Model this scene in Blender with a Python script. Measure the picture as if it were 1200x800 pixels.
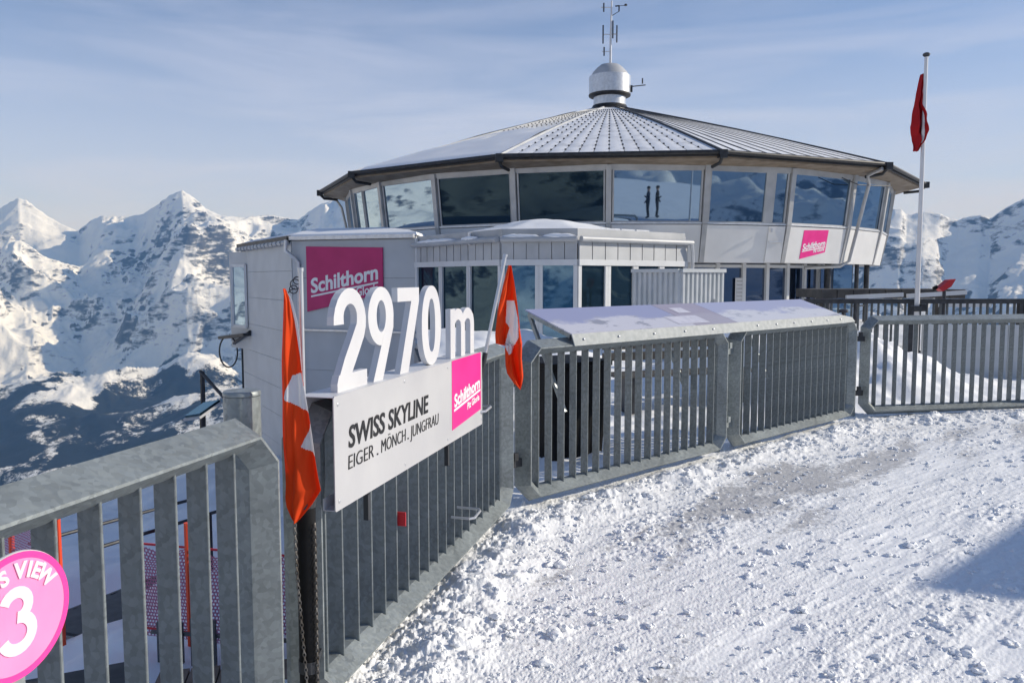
import bpy, bmesh, math, random
import numpy as np
from mathutils import Vector, Matrix, noise as mnoise

# ---------------------------------------------------------------- reset
for o in list(bpy.data.objects):
    bpy.data.objects.remove(o, do_unlink=True)
S = bpy.context.scene
COL = S.collection
R = math.radians
rng = np.random.RandomState(7)
random.seed(7)

# ---------------------------------------------------------------- camera
EYE = 1.57
cd = bpy.data.cameras.new('camera')
cam = bpy.data.objects.new('camera', cd)
COL.objects.link(cam)
cam.location = (0, 0, EYE)
cam.rotation_euler = (R(90 - 4.636), 0, 0)
cd.sensor_width = 36
cd.lens = 27.75
cd.clip_start = 0.05
cd.clip_end = 30000
S.camera = cam

# ---------------------------------------------------------------- sky, sun, exposure
SUN_AZ = R(83)       # bearing from +Y towards +X
SUN_EL = R(24)
W = bpy.data.worlds.new('World')
S.world = W
W.use_nodes = True
nt = W.node_tree
nt.nodes.clear()
out = nt.nodes.new('ShaderNodeOutputWorld')
bg = nt.nodes.new('ShaderNodeBackground')
sky = nt.nodes.new('ShaderNodeTexSky')
sky.sky_type = 'NISHITA'
sky.sun_disc = False
sky.sun_elevation = SUN_EL
sky.sun_rotation = SUN_AZ
sky.altitude = 2970
sky.air_density = 1.0
sky.dust_density = 0.1
sky.ozone_density = 5.0
tc = nt.nodes.new('ShaderNodeTexCoord')
mp = nt.nodes.new('ShaderNodeMapping')
mp.inputs['Scale'].default_value = (1.0, 0.7, 7.0)
mp.inputs['Rotation'].default_value = (0, R(6), R(20))
cn = nt.nodes.new('ShaderNodeTexNoise')
cn.inputs['Scale'].default_value = 2.2
cn.inputs['Detail'].default_value = 7
cn.inputs['Roughness'].default_value = 0.55
cn.inputs['Distortion'].default_value = 0.6
cr = nt.nodes.new('ShaderNodeMapRange')
cr.inputs['From Min'].default_value = 0.44
cr.inputs['From Max'].default_value = 0.80
cr.inputs['To Min'].default_value = 0.0
cr.inputs['To Max'].default_value = 0.42
# thin high veil of ice haze, thicker towards the horizon all round
sp0 = nt.nodes.new('ShaderNodeSeparateXYZ')
vr = nt.nodes.new('ShaderNodeMapRange')
vr.interpolation_type = 'SMOOTHERSTEP'
vr.inputs['From Min'].default_value = -0.02
vr.inputs['From Max'].default_value = 0.46
vr.inputs['To Min'].default_value = 0.86
vr.inputs['To Max'].default_value = 0.04
va = nt.nodes.new('ShaderNodeMath'); va.operation = 'ADD'; va.use_clamp = True
mx = nt.nodes.new('ShaderNodeMix')
mx.data_type = 'RGBA'
mx.inputs['B'].default_value = (4.35, 4.8, 6.3, 1)
nt.links.new(tc.outputs['Generated'], mp.inputs['Vector'])
nt.links.new(mp.outputs['Vector'], cn.inputs['Vector'])
nt.links.new(cn.outputs['Fac'], cr.inputs['Value'])
nt.links.new(tc.outputs['Generated'], sp0.inputs['Vector'])
nt.links.new(sp0.outputs['Z'], vr.inputs['Value'])
nt.links.new(vr.outputs['Result'], va.inputs[0])
nt.links.new(cr.outputs['Result'], va.inputs[1])
nt.links.new(va.outputs['Value'], mx.inputs['Factor'])
nt.links.new(sky.outputs['Color'], mx.inputs['A'])
nt.links.new(mx.outputs['Result'], bg.inputs['Color'])
nt.links.new(bg.outputs['Background'], out.inputs['Surface'])
bg.inputs['Strength'].default_value = 0.14

sd = bpy.data.lights.new('sun', 'SUN')
sd.energy = 4.75
sd.angle = R(0.53)
sd.color = (1.0, 0.95, 0.87)
sun = bpy.data.objects.new('sun', sd)
COL.objects.link(sun)
sv = Vector((math.sin(SUN_AZ) * math.cos(SUN_EL), math.cos(SUN_AZ) * math.cos(SUN_EL), math.sin(SUN_EL)))
sun.rotation_euler = sv.to_track_quat('Z', 'Y').to_euler()
sun.location = sv * 60

S.view_settings.view_transform = 'Standard'
S.view_settings.look = 'None'
S.view_settings.exposure = 0.0
S.view_settings.gamma = 1.0
S.view_settings.use_curve_mapping = False
S.render.engine = 'CYCLES'


# ---------------------------------------------------------------- helpers: tagging
def tag(o, label=None, cat=None, group=None, kind=None):
    if label: o['label'] = label
    if cat: o['category'] = cat
    if group: o['group'] = group
    if kind: o['kind'] = kind
    return o


def empty(name, loc=(0, 0, 0), rz=0.0, label=None, cat=None, group=None):
    o = bpy.data.objects.new(name, None)
    o.empty_display_size = 0.2
    COL.objects.link(o)
    o.location = loc
    o.rotation_euler = (0, 0, rz)
    return tag(o, label, cat, group)


def link(name, mesh, parent=None, loc=None, rot=None):
    o = bpy.data.objects.new(name, mesh)
    COL.objects.link(o)
    if parent is not None: o.parent = parent
    if loc is not None: o.location = loc
    if rot is not None: o.rotation_euler = rot
    return o


class MB:
    """collects shapes into one mesh"""
    def __init__(s):
        s.v = []; s.f = []

    def add(s, vs, fs):
        k = len(s.v)
        s.v += [tuple(p) for p in vs]
        s.f += [tuple(i + k for i in f) for f in fs]
        return s

    def box(s, c, d, rz=0.0, m=None):
        x, y, z = d[0] / 2, d[1] / 2, d[2] / 2
        P = [Vector(p) for p in ((-x, -y, -z), (x, -y, -z), (x, y, -z), (-x, y, -z), (-x, -y, z), (x, -y, z), (x, y, z), (-x, y, z))]
        M = Matrix.Rotation(rz, 3, 'Z') if m is None else m
        P = [M @ p + Vector(c) for p in P]
        return s.add(P, [(0, 3, 2, 1), (4, 5, 6, 7), (0, 1, 5, 4), (1, 2, 6, 5), (2, 3, 7, 6), (3, 0, 4, 7)])

    def prism(s, bottom, top):
        n = len(bottom)
        fs = [tuple(range(n - 1, -1, -1)), tuple(range(n, 2 * n))]
        for i in range(n):
            j = (i + 1) % n
            fs.append((i, j, n + j, n + i))
        return s.add(list(bottom) + list(top), fs)

    def bar(s, a, b, w, h=None, up=(0, 0, 1)):
        """rectangular bar from a to b"""
        a, b = Vector(a), Vector(b)
        h = w if h is None else h
        d = (b - a).normalized()
        u = Vector(up)
        if abs(d.dot(u)) > 0.98: u = Vector((1, 0, 0))
        r = d.cross(u).normalized() * (w / 2)
        t = r.cross(d).normalized() * (h / 2)
        P = [a - r - t, a + r - t, a + r + t, a - r + t, b - r - t, b + r - t, b + r + t, b - r + t]
        return s.add(P, [(0, 1, 2, 3), (7, 6, 5, 4), (0, 4, 5, 1), (1, 5, 6, 2), (2, 6, 7, 3), (3, 7, 4, 0)])

    def tube(s, pts, r, n=10, cap=True):
        pts = [Vector(p) for p in pts]
        rr = r if isinstance(r, (list, tuple)) else [r] * len(pts)
        vs = []; fs = []
        ref = None
        for i, p in enumerate(pts):
            d = (pts[min(i + 1, len(pts) - 1)] - pts[max(i - 1, 0)]).normalized()
            if ref is None:
                ref = Vector((0, 0, 1)) if abs(d.z) < 0.9 else Vector((1, 0, 0))
            a = d.cross(ref).normalized()
            b = a.cross(d).normalized()
            ref = b
            for k in range(n):
                t = 2 * math.pi * k / n
                vs.append(p + (a * math.cos(t) + b * math.sin(t)) * rr[i])
        for i in range(len(pts) - 1):
            for k in range(n):
                k2 = (k + 1) % n
                fs.append((i * n + k, (i + 1) * n + k, (i + 1) * n + k2, i * n + k2))
        if cap:
            fs.append(tuple(range(n)))
            fs.append(tuple((len(pts) - 1) * n + k for k in range(n - 1, -1, -1)))
        return s.add(vs, fs)

    def lathe(s, prof, n=32, c=(0, 0, 0)):
        vs = []; fs = []
        for (r, z) in prof:
            for k in range(n):
                t = 2 * math.pi * k / n
                vs.append((c[0] + r * math.cos(t), c[1] + r * math.sin(t), c[2] + z))
        for i in range(len(prof) - 1):
            for k in range(n):
                k2 = (k + 1) % n
                fs.append((i * n + k, i * n + k2, (i + 1) * n + k2, (i + 1) * n + k))
        fs.append(tuple(range(n - 1, -1, -1)))
        fs.append(tuple((len(prof) - 1) * n + k for k in range(n)))
        return s.add(vs, fs)

    def mesh(s, name, mat=None, smooth=False):
        m = bpy.data.meshes.new(name)
        m.from_pydata(s.v, [], s.f)
        bm = bmesh.new(); bm.from_mesh(m)
        bmesh.ops.recalc_face_normals(bm, faces=bm.faces)
        bm.to_mesh(m); bm.free()
        if mat: m.materials.append(mat)
        if smooth:
            m.shade_smooth()
            m.set_sharp_from_angle(angle=R(35))
        return m

    def build(s, name, mat, parent=None, smooth=False, loc=None, rot=None):
        return link(name, s.mesh(name, mat, smooth), parent, loc, rot)


def grid_mesh(name, V, nr, nc, mask=None, mat=None, smooth=True):
    """V: (nr*nc,3) array -> quad grid mesh"""
    idx = np.arange(nr * nc).reshape(nr, nc)
    q = np.stack([idx[:-1, :-1], idx[:-1, 1:], idx[1:, 1:], idx[1:, :-1]], -1).reshape(-1, 4)
    if mask is not None:
        q = q[mask.reshape(-1)]
    used = np.unique(q)
    re = np.full(nr * nc, -1); re[used] = np.arange(len(used))
    q = re[q]; VV = V[used]
    m = bpy.data.meshes.new(name)
    m.vertices.add(len(VV)); m.vertices.foreach_set('co', VV.astype(np.float32).ravel())
    m.loops.add(q.size); m.loops.foreach_set('vertex_index', q.astype(np.int32).ravel())
    m.polygons.add(len(q))
    m.polygons.foreach_set('loop_start', np.arange(0, q.size, 4, dtype=np.int32))
    m.update(calc_edges=True); m.validate()
    if smooth: m.shade_smooth()
    if mat: m.materials.append(mat)
    return m, used


def add_attr(m, name, vals):
    a = m.attributes.new(name, 'FLOAT', 'POINT')
    a.data.foreach_set('value', np.asarray(vals, np.float32))


# ---------------------------------------------------------------- helpers: noise in numpy
_perm = rng.permutation(1024)
_grad = np.stack([np.cos(np.linspace(0, 2 * np.pi, 1024, endpoint=False)), np.sin(np.linspace(0, 2 * np.pi, 1024, endpoint=False))], -1)


def perlin(x, y, seed=0):
    xi = np.floor(x).astype(int); yi = np.floor(y).astype(int)
    xf = x - xi; yf = y - yi
    u = xf ** 3 * (xf * (xf * 6 - 15) + 10); v = yf ** 3 * (yf * (yf * 6 - 15) + 10)

    def g(ix, iy, dx, dy):
        h = _perm[(_perm[(ix + seed * 57) % 1024] + iy) % 1024]
        return _grad[h, 0] * dx + _grad[h, 1] * dy
    a = g(xi, yi, xf, yf); b = g(xi + 1, yi, xf - 1, yf)
    c = g(xi, yi + 1, xf, yf - 1); d = g(xi + 1, yi + 1, xf - 1, yf - 1)
    return ((a + (b - a) * u) + ((c + (d - c) * u) - (a + (b - a) * u)) * v) * 1.5


def fbm(x, y, o=5, seed=0, gain=0.5, lac=2.03):
    s = 0; a = 1
    for i in range(o):
        s = s + a * perlin(x, y, seed + i); a *= gain; x = x * lac + 13.7; y = y * lac + 7.1
    return s


def ridged(x, y, o=6, seed=0, gain=0.52, lac=2.05):
    s = 0; a = 1.0; w = 1.0; tot = 0
    for i in range(o):
        n = (1 - np.abs(perlin(x, y, seed + i))) ** 2
        n = n * w
        w = np.clip(n * 1.6, 0, 1)
        s = s + a * n; tot += a; a *= gain; x = x * lac + 5.3; y = y * lac + 9.1
    return s / tot


def sstep(a, b, x):
    t = np.clip((x - a) / (b - a), 0, 1)
    return t * t * (3 - 2 * t)


# ---------------------------------------------------------------- materials
def mat(name, base=(0.5, 0.5, 0.5), rough=0.6, metal=0.0, spec=0.5):
    m = bpy.data.materials.new(name)
    m.use_nodes = True
    b = m.node_tree.nodes['Principled BSDF']
    b.inputs['Base Color'].default_value = (*base, 1)
    b.inputs['Roughness'].default_value = rough
    b.inputs['Metallic'].default_value = metal
    b.inputs['Specular IOR Level'].default_value = spec
    return m


def N(m, t, **kw):
    n = m.node_tree.nodes.new(t)
    for k, v in kw.items():
        if hasattr(n, k): setattr(n, k, v)
        else: n.inputs[k.replace('_', ' ')].default_value = v
    return n


def L(m, a, b):
    m.node_tree.links.new(a, b)


def noisy(name, c1, c2, scale=8, rough=0.6, metal=0.0, bump=0.0, bscale=None, detail=5, spec=0.5, stretch=(1, 1, 1), lo=0.35, hi=0.65, rvar=0.0, bdist=0.01):
    m = mat(name, c1, rough, metal, spec)
    b = m.node_tree.nodes['Principled BSDF']
    tc = N(m, 'ShaderNodeTexCoord')
    mp = N(m, 'ShaderNodeMapping'); mp.inputs['Scale'].default_value = stretch
    n = N(m, 'ShaderNodeTexNoise', Scale=scale, Detail=detail)
    rp = N(m, 'ShaderNodeValToRGB')
    rp.color_ramp.elements[0].position = lo; rp.color_ramp.elements[0].color = (*c1, 1)
    rp.color_ramp.elements[1].position = hi; rp.color_ramp.elements[1].color = (*c2, 1)
    L(m, tc.outputs['Object'], mp.inputs['Vector']); L(m, mp.outputs['Vector'], n.inputs['Vector'])
    L(m, n.outputs['Fac'], rp.inputs['Fac']); L(m, rp.outputs['Color'], b.inputs['Base Color'])
    if rvar:
        r = N(m, 'ShaderNodeMapRange'); r.inputs['To Min'].default_value = rough - rvar; r.inputs['To Max'].default_value = rough + rvar
        L(m, n.outputs['Fac'], r.inputs['Value']); L(m, r.outputs['Result'], b.inputs['Roughness'])
    if bump:
        n2 = N(m, 'ShaderNodeTexNoise', Scale=bscale or scale * 4, Detail=5)
        bp = N(m, 'ShaderNodeBump', Strength=bump, Distance=bdist)
        L(m, mp.outputs['Vector'], n2.inputs['Vector'])
        L(m, n2.outputs['Fac'], bp.inputs['Height']); L(m, bp.outputs['Normal'], b.inputs['Normal'])
    return m


def galvanised(name, tint=(0.172, 0.195, 0.203)):
    m = mat(name, tint, 0.45, 0.3)
    b = m.node_tree.nodes['Principled BSDF']
    tc = N(m, 'ShaderNodeTexCoord')
    w = N(m, 'ShaderNodeTexNoise', Scale=14, Detail=3)
    add = N(m, 'ShaderNodeVectorMath', operation='MULTIPLY_ADD')
    add.inputs[1].default_value = (0.03, 0.03, 0.03)
    vo = N(m, 'ShaderNodeTexVoronoi', Scale=66)
    n = N(m, 'ShaderNodeTexNoise', Scale=5, Detail=6)
    L(m, tc.outputs['Object'], w.inputs['Vector'])
    L(m, w.outputs['Color'], add.inputs[0]); L(m, tc.outputs['Object'], add.inputs[2])
    L(m, add.outputs['Vector'], vo.inputs['Vector']); L(m, tc.outputs['Object'], n.inputs['Vector'])
    sep = N(m, 'ShaderNodeSeparateColor'); L(m, vo.outputs['Color'], sep.inputs['Color'])
    mix = N(m, 'ShaderNodeMath', operation='MULTIPLY_ADD'); mix.inputs[1].default_value = 0.36
    L(m, sep.outputs['Red'], mix.inputs[0]); L(m, n.outputs['Fac'], mix.inputs[2])
    rp = N(m, 'ShaderNodeValToRGB')
    rp.color_ramp.elements[0].position = 0.3; rp.color_ramp.elements[0].color = (*[c * 0.72 for c in tint], 1)
    rp.color_ramp.elements[1].position = 1.05; rp.color_ramp.elements[1].color = (*[min(1, c * 1.36) for c in tint], 1)
    L(m, mix.outputs['Value'], rp.inputs['Fac']); L(m, rp.outputs['Color'], b.inputs['Base Color'])
    r = N(m, 'ShaderNodeMapRange'); r.inputs['To Min'].default_value = 0.34; r.inputs['To Max'].default_value = 0.58
    L(m, sep.outputs['Green'], r.inputs['Value']); L(m, r.outputs['Result'], b.inputs['Roughness'])
    bp = N(m, 'ShaderNodeBump', Strength=0.15, Distance=0.002)
    L(m, n.outputs['Fac'], bp.inputs['Height']); L(m, bp.outputs['Normal'], b.inputs['Normal'])
    return m


def glass(name, body=(0.012, 0.02, 0.028), refl=0.4, tint=(0.86, 0.93, 1.0), wob=0.006, wscale=1.0):
    """coated facade glazing: part mirror, part dark room behind"""
    m = bpy.data.materials.new(name); m.use_nodes = True
    t = m.node_tree; t.nodes.clear()
    o = t.nodes.new('ShaderNodeOutputMaterial')
    g = t.nodes.new('ShaderNodeBsdfGlossy'); g.inputs['Roughness'].default_value = 0.02; g.inputs['Color'].default_value = (*tint, 1)
    d = t.nodes.new('ShaderNodeBsdfPrincipled'); d.inputs['Base Color'].default_value = (*body, 1); d.inputs['Roughness'].default_value = 0.3; d.inputs['Specular IOR Level'].default_value = 0.0
    mx = t.nodes.new('ShaderNodeMixShader')
    lw = t.nodes.new('ShaderNodeFresnel'); lw.inputs['IOR'].default_value = 1.5
    ad = t.nodes.new('ShaderNodeMath'); ad.operation = 'ADD'; ad.inputs[1].default_value = refl; ad.use_clamp = True
    tc = t.nodes.new('ShaderNodeTexCoord'); n = t.nodes.new('ShaderNodeTexNoise'); n.inputs['Scale'].default_value = wscale; n.inputs['Detail'].default_value = 1
    bp = t.nodes.new('ShaderNodeBump'); bp.inputs['Strength'].default_value = wob; bp.inputs['Distance'].default_value = 0.3
    t.links.new(tc.outputs['Object'], n.inputs['Vector']); t.links.new(n.outputs['Fac'], bp.inputs['Height'])
    t.links.new(bp.outputs['Normal'], g.inputs['Normal'])
    t.links.new(lw.outputs['Fac'], ad.inputs[0]); t.links.new(ad.outputs['Value'], mx.inputs['Fac'])
    t.links.new(d.outputs['BSDF'], mx.inputs[1]); t.links.new(g.outputs['BSDF'], mx.inputs[2])
    t.links.new(mx.outputs['Shader'], o.inputs['Surface'])
    return m


def snow_mat(name, fine=260, strength=0.5, bare=False):
    m = mat(name, (0.89, 0.90, 0.91), 0.55, 0, 0.35)
    b = m.node_tree.nodes['Principled BSDF']
    tc = N(m, 'ShaderNodeTexCoord')
    n1 = N(m, 'ShaderNodeTexNoise', Scale=fine, Detail=4, Roughness=0.7)
    n2 = N(m, 'ShaderNodeTexNoise', Scale=fine / 7, Detail=5, Roughness=0.65)
    mm = N(m, 'ShaderNodeMath', operation='MULTIPLY_ADD'); mm.inputs[1].default_value = 0.5
    L(m, tc.outputs['Object'], n1.inputs['Vector']); L(m, tc.outputs['Object'], n2.inputs['Vector'])
    L(m, n1.outputs['Fac'], mm.inputs[0]); L(m, n2.outputs['Fac'], mm.inputs[2])
    bp = N(m, 'ShaderNodeBump', Strength=strength, Distance=0.01)
    L(m, mm.outputs['Value'], bp.inputs['Height']); L(m, bp.outputs['Normal'], b.inputs['Normal'])
    if bare:
        ap = N(m, 'ShaderNodeAttribute', attribute_name='packed')
        ps = N(m, 'ShaderNodeMapRange'); ps.inputs['To Min'].default_value = strength; ps.inputs['To Max'].default_value = strength * 0.45
        L(m, ap.outputs['Fac'], ps.inputs['Value']); L(m, ps.outputs['Result'], bp.inputs['Strength'])
        at = N(m, 'ShaderNodeAttribute', attribute_name='bare')
        n3 = N(m, 'ShaderNodeTexNoise', Scale=22, Detail=9, Roughness=0.8)
        L(m, tc.outputs['Object'], n3.inputs['Vector'])
        a1 = N(m, 'ShaderNodeMath', operation='MULTIPLY_ADD'); a1.inputs[1].default_value = 3.6; a1.inputs[2].default_value = -1.85
        L(m, n3.outputs['Fac'], a1.inputs[0])
        a2 = N(m, 'ShaderNodeMath', operation='ADD'); L(m, a1.outputs['Value'], a2.inputs[0]); L(m, at.outputs['Fac'], a2.inputs[1])
        mr = N(m, 'ShaderNodeMapRange'); mr.inputs['From Min'].default_value = 0.42; mr.inputs['From Max'].default_value = 0.75; mr.inputs['To Max'].default_value = 0.8
        L(m, a2.outputs['Value'], mr.inputs['Value'])
        cm = N(m, 'ShaderNodeMix', data_type='RGBA')
        cm.inputs['A'].default_value = (0.89, 0.90, 0.91, 1); cm.inputs['B'].default_value = (0.43, 0.43, 0.44, 1)
        L(m, mr.outputs['Result'], cm.inputs['Factor']); L(m, cm.outputs['Result'], b.inputs['Base Color'])
    return m


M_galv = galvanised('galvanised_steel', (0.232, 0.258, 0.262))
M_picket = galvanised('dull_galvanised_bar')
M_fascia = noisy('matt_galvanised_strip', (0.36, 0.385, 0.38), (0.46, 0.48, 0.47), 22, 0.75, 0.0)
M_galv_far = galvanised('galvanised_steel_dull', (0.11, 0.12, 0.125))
M_snow = snow_mat('packed_snow', 170, 0.55, bare=True)
M_snow2 = snow_mat('soft_snow', 60, 0.3)
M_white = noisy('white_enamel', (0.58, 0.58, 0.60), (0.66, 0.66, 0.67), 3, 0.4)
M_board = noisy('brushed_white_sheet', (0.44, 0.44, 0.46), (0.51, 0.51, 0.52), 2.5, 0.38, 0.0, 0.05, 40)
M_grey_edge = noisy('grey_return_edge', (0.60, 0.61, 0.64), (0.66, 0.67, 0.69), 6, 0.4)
M_pink = noisy('magenta_vinyl', (0.80, 0.018, 0.24), (0.86, 0.03, 0.28), 5, 0.4)
M_pinkshade = noisy('shaded_magenta_panel', (0.50, 0.012, 0.13), (0.56, 0.016, 0.15), 2, 0.5)  # darker copy of the logo magenta, shade on the wall sign put into its colour
M_text = mat('black_print', (0.012, 0.012, 0.014), 0.45)
M_textw = mat('white_print', (0.85, 0.85, 0.86), 0.45)
M_disc = noisy('pink_sign_paint', (0.92, 0.24, 0.49), (0.95, 0.29, 0.54), 6, 0.35)
M_discrim = mat('magenta_sign_rim', (0.86, 0.05, 0.33), 0.35)
M_paletext = mat('pale_pink_print', (0.95, 0.70, 0.80), 0.4)
M_black = noisy('black_plastic', (0.004, 0.004, 0.0045), (0.009, 0.009, 0.010), 12, 0.6, spec=0.2)
M_chain = noisy('rusty_chain', (0.10, 0.085, 0.07), (0.22, 0.21, 0.2), 30, 0.5, 0.7)
M_alu = noisy('aluminium', (0.55, 0.56, 0.58), (0.66, 0.67, 0.69), 9, 0.35, 0.6)
M_clad = noisy('grey_cladding', (0.44, 0.465, 0.49), (0.50, 0.525, 0.55), 1.2, 0.5, 0.1, 0.03, 30)
M_zinc = noisy('zinc_sheet', (0.40, 0.415, 0.43), (0.50, 0.51, 0.52), 1.6, 0.55, 0.1, 0.05, 14)
M_frame = noisy('white_window_frame', (0.60, 0.61, 0.62), (0.68, 0.69, 0.70), 2, 0.45)
M_post = noisy('grey_aluminium_post', (0.40, 0.40, 0.40), (0.50, 0.50, 0.495), 2.2, 0.42, 0.3)
M_parapet = noisy('parapet_sheet', (0.66, 0.655, 0.645), (0.76, 0.755, 0.74), 1.0, 0.45, 0.1, 0.04, 8)
M_soffit = noisy('soffit_boards', (0.20, 0.15, 0.10), (0.30, 0.235, 0.17), 3, 0.7, stretch=(1, 1, 6))
M_blackmetal = noisy('black_gutter', (0.012, 0.012, 0.013), (0.03, 0.03, 0.032), 8, 0.5)
M_roof = noisy('snowy_roof_sheet', (0.66, 0.67, 0.69), (0.87, 0.88, 0.90), 1.7, 0.55, 0, 0.2, 22, lo=0.32, hi=0.50)
M_glass = glass('coated_glass', body=(0.010, 0.022, 0.036), refl=0.42, tint=(0.58, 0.78, 1.0), wob=0.004)
M_glassd = glass('dark_glass', body=(0.008, 0.018, 0.028), refl=0.01, tint=(0.42, 0.68, 0.88))
M_glassb = glass('blue_glass', body=(0.008, 0.055, 0.11), refl=0.22, tint=(0.42, 0.68, 0.92), wob=0.005)
M_glassk = glass('ground_floor_glass', body=(0.006, 0.01, 0.02), refl=0.22, tint=(0.5, 0.62, 0.85))
M_container = noisy('corrugated_steel', (0.44, 0.47, 0.49), (0.52, 0.54, 0.56), 3, 0.45, 0.15)
M_conc = noisy('concrete', (0.25, 0.25, 0.245), (0.36, 0.355, 0.345), 3, 0.85, 0, 0.4, 40)
M_wood = noisy('weathered_wood', (0.16, 0.12, 0.085), (0.26, 0.2, 0.15), 4, 0.75, stretch=(1, 1, 8))
M_darkwood = noisy('dark_stained_wood', (0.05, 0.047, 0.045), (0.095, 0.088, 0.08), 4, 0.7)
M_orange = mat('orange_pole_paint', (0.75, 0.07, 0.02), 0.5)
M_redmetal = mat('red_metal', (0.55, 0.02, 0.03), 0.4)
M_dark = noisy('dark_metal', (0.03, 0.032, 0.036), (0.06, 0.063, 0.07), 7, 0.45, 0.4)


# ---------------------------------------------------------------- lettering
def text_mesh(name, body, size, material, depth=0.002, bold=0.0, spacing=1.0, shear=0.0, align='LEFT'):
    cu = bpy.data.curves.new(name, 'FONT')
    cu.body = body; cu.size = size; cu.extrude = depth; cu.offset = bold; cu.space_character = spacing
    cu.shear = shear; cu.align_x = align; cu.resolution_u = 4
    o = bpy.data.objects.new(name, cu); COL.objects.link(o)
    dg = bpy.context.evaluated_depsgraph_get()
    m = bpy.data.meshes.new_from_object(o.evaluated_get(dg))
    bpy.data.objects.remove(o, do_unlink=True); bpy.data.curves.remove(cu)
    m.materials.clear(); m.materials.append(material)
    m.name = name
    xs = [v.co.x for v in m.vertices]
    return m, (min(xs), max(xs))


def fit_text(name, body, width, height, material, parent, origin, bold=0.0, tilt=0.0, depth=0.002, skew=0.0, basis=None):
    """lettering scaled to width x cap height, in the XZ plane of its parent, facing -Y. basis: local 4x4"""
    m, (x0, x1) = text_mesh(name, body, 1.0, material, 1.0, bold)
    caps = 0.72
    for v in m.vertices:
        x = (v.co.x - x0) / (x1 - x0) * width; y = v.co.y / caps * height; d = v.co.z * depth
        x2 = x + skew * y; z2 = y + math.tan(tilt) * x2
        v.co = (origin[0] + x2, origin[1] - d, origin[2] + z2)
    if basis is not None: m.transform(basis)
    m.update()
    return link(name, m, parent)


def poly_prism(mb, pts, y0, y1):
    """flat outline in XZ made solid from y0 (front) to y1"""
    mb.prism([(p[0], y0, p[1]) for p in pts], [(p[0], y1, p[1]) for p in pts])


def ring_prism(mb, outer, inner, y0, y1):
    n = len(outer)
    vs = [(p[0], y0, p[1]) for p in outer] + [(p[0], y0, p[1]) for p in inner] + [(p[0], y1, p[1]) for p in outer] + [(p[0], y1, p[1]) for p in inner]
    fs = []
    for i in range(n):
        j = (i + 1) % n
        fs += [(i, j, n + j, n + i), (2 * n + j, 2 * n + i, 3 * n + i, 3 * n + j), (i, 2 * n + i, 2 * n + j, j), (n + j, 3 * n + j, 3 * n + i, n + i)]
    mb.add(vs, fs)


def ell(cx, cz, rx, rz, n=40, p=2.0):
    o = []
    for k in range(n):
        t = 2 * math.pi * k / n
        c, s = math.cos(t), math.sin(t)
        o.append((cx + rx * math.copysign(abs(c) ** (2 / p), c), cz + rz * math.copysign(abs(s) ** (2 / p), s)))
    return o


def ribbon(mb, path, y0, y1):
    """path: list of (x,z,half width vector x, z) -> solid ribbon"""
    a = [(x - wx, z - wz) for x, z, wx, wz in path]
    b = [(x + wx, z + wz) for x, z, wx, wz in path]
    n = len(path)
    vs = [(p[0], y0, p[1]) for p in a] + [(p[0], y0, p[1]) for p in b] + [(p[0], y1, p[1]) for p in a] + [(p[0], y1, p[1]) for p in b]
    fs = []
    for i in range(n - 1):
        fs += [(i, i + 1, n + i + 1, n + i), (2 * n + i + 1, 2 * n + i, 3 * n + i, 3 * n + i + 1), (i, 2 * n + i, 2 * n + i + 1, i + 1), (n + i + 1, 3 * n + i + 1, 3 * n + i, n + i)]
    fs += [(0, n, 3 * n, 2 * n), (n - 1, 3 * n - 1, 4 * n - 1, 2 * n - 1)]
    mb.add(vs, fs)


def stroke_path(pts, w):
    """centre line -> ribbon path with half widths perpendicular to it (w scalar or list)"""
    r = []
    n = len(pts)
    for i, p in enumerate(pts):
        a = pts[max(i - 1, 0)]; b = pts[min(i + 1, n - 1)]
        dx, dz = b[0] - a[0], b[1] - a[1]; l = math.hypot(dx, dz) or 1
        h = (w[i] if isinstance(w, list) else w) / 2
        r.append((p[0], p[1], -dz / l * h, dx / l * h))
    return r


# ================================================================ LAYOUT
def dirv(deg):
    return Vector((math.cos(R(deg)), math.sin(R(deg)), 0))


FENCE = {  # origin of the front line, heading of the run
    'a': (Vector((-0.64, 2.66, 0)), 75.0),
    'b': (Vector((0.195, 5.23, 0)), 42.4),
    'c': (Vector((4.0, 8.60, 0)), 11.8),
}


def on(run, s, z=0.0, o=0.0):
    """point at s along a run, o metres in front of it (towards the deck)"""
    p, a = FENCE[run]
    d = dirv(a); n = Vector((-d.y, d.x, 0))
    q = p + d * s - n * o
    return Vector((q.x, q.y, z))


fence_line = [on('a', -4.0), on('a', 2.62), on('b', -0.12), on('b', 4.78), on('c', -0.12), on('c', 8.0)]


def fence_signed(x, y):
    """distance to the fence front line, positive on the deck side"""
    best = np.full(x.shape, 1e9); sgn = np.ones(x.shape)
    for i in range(len(fence_line) - 1):
        a, b = fence_line[i], fence_line[i + 1]
        dx, dy = b.x - a.x, b.y - a.y
        l2 = dx * dx + dy * dy
        t = np.clip(((x - a.x) * dx + (y - a.y) * dy) / l2, 0, 1)
        d = np.hypot(x - a.x - t * dx, y - a.y - t * dy)
        s = np.sign((x - a.x) * dy - (y - a.y) * dx)
        m = d < best - 1e-6
        best = np.where(m, d, best); sgn = np.where(m, s, sgn)
    return best * sgn


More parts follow.
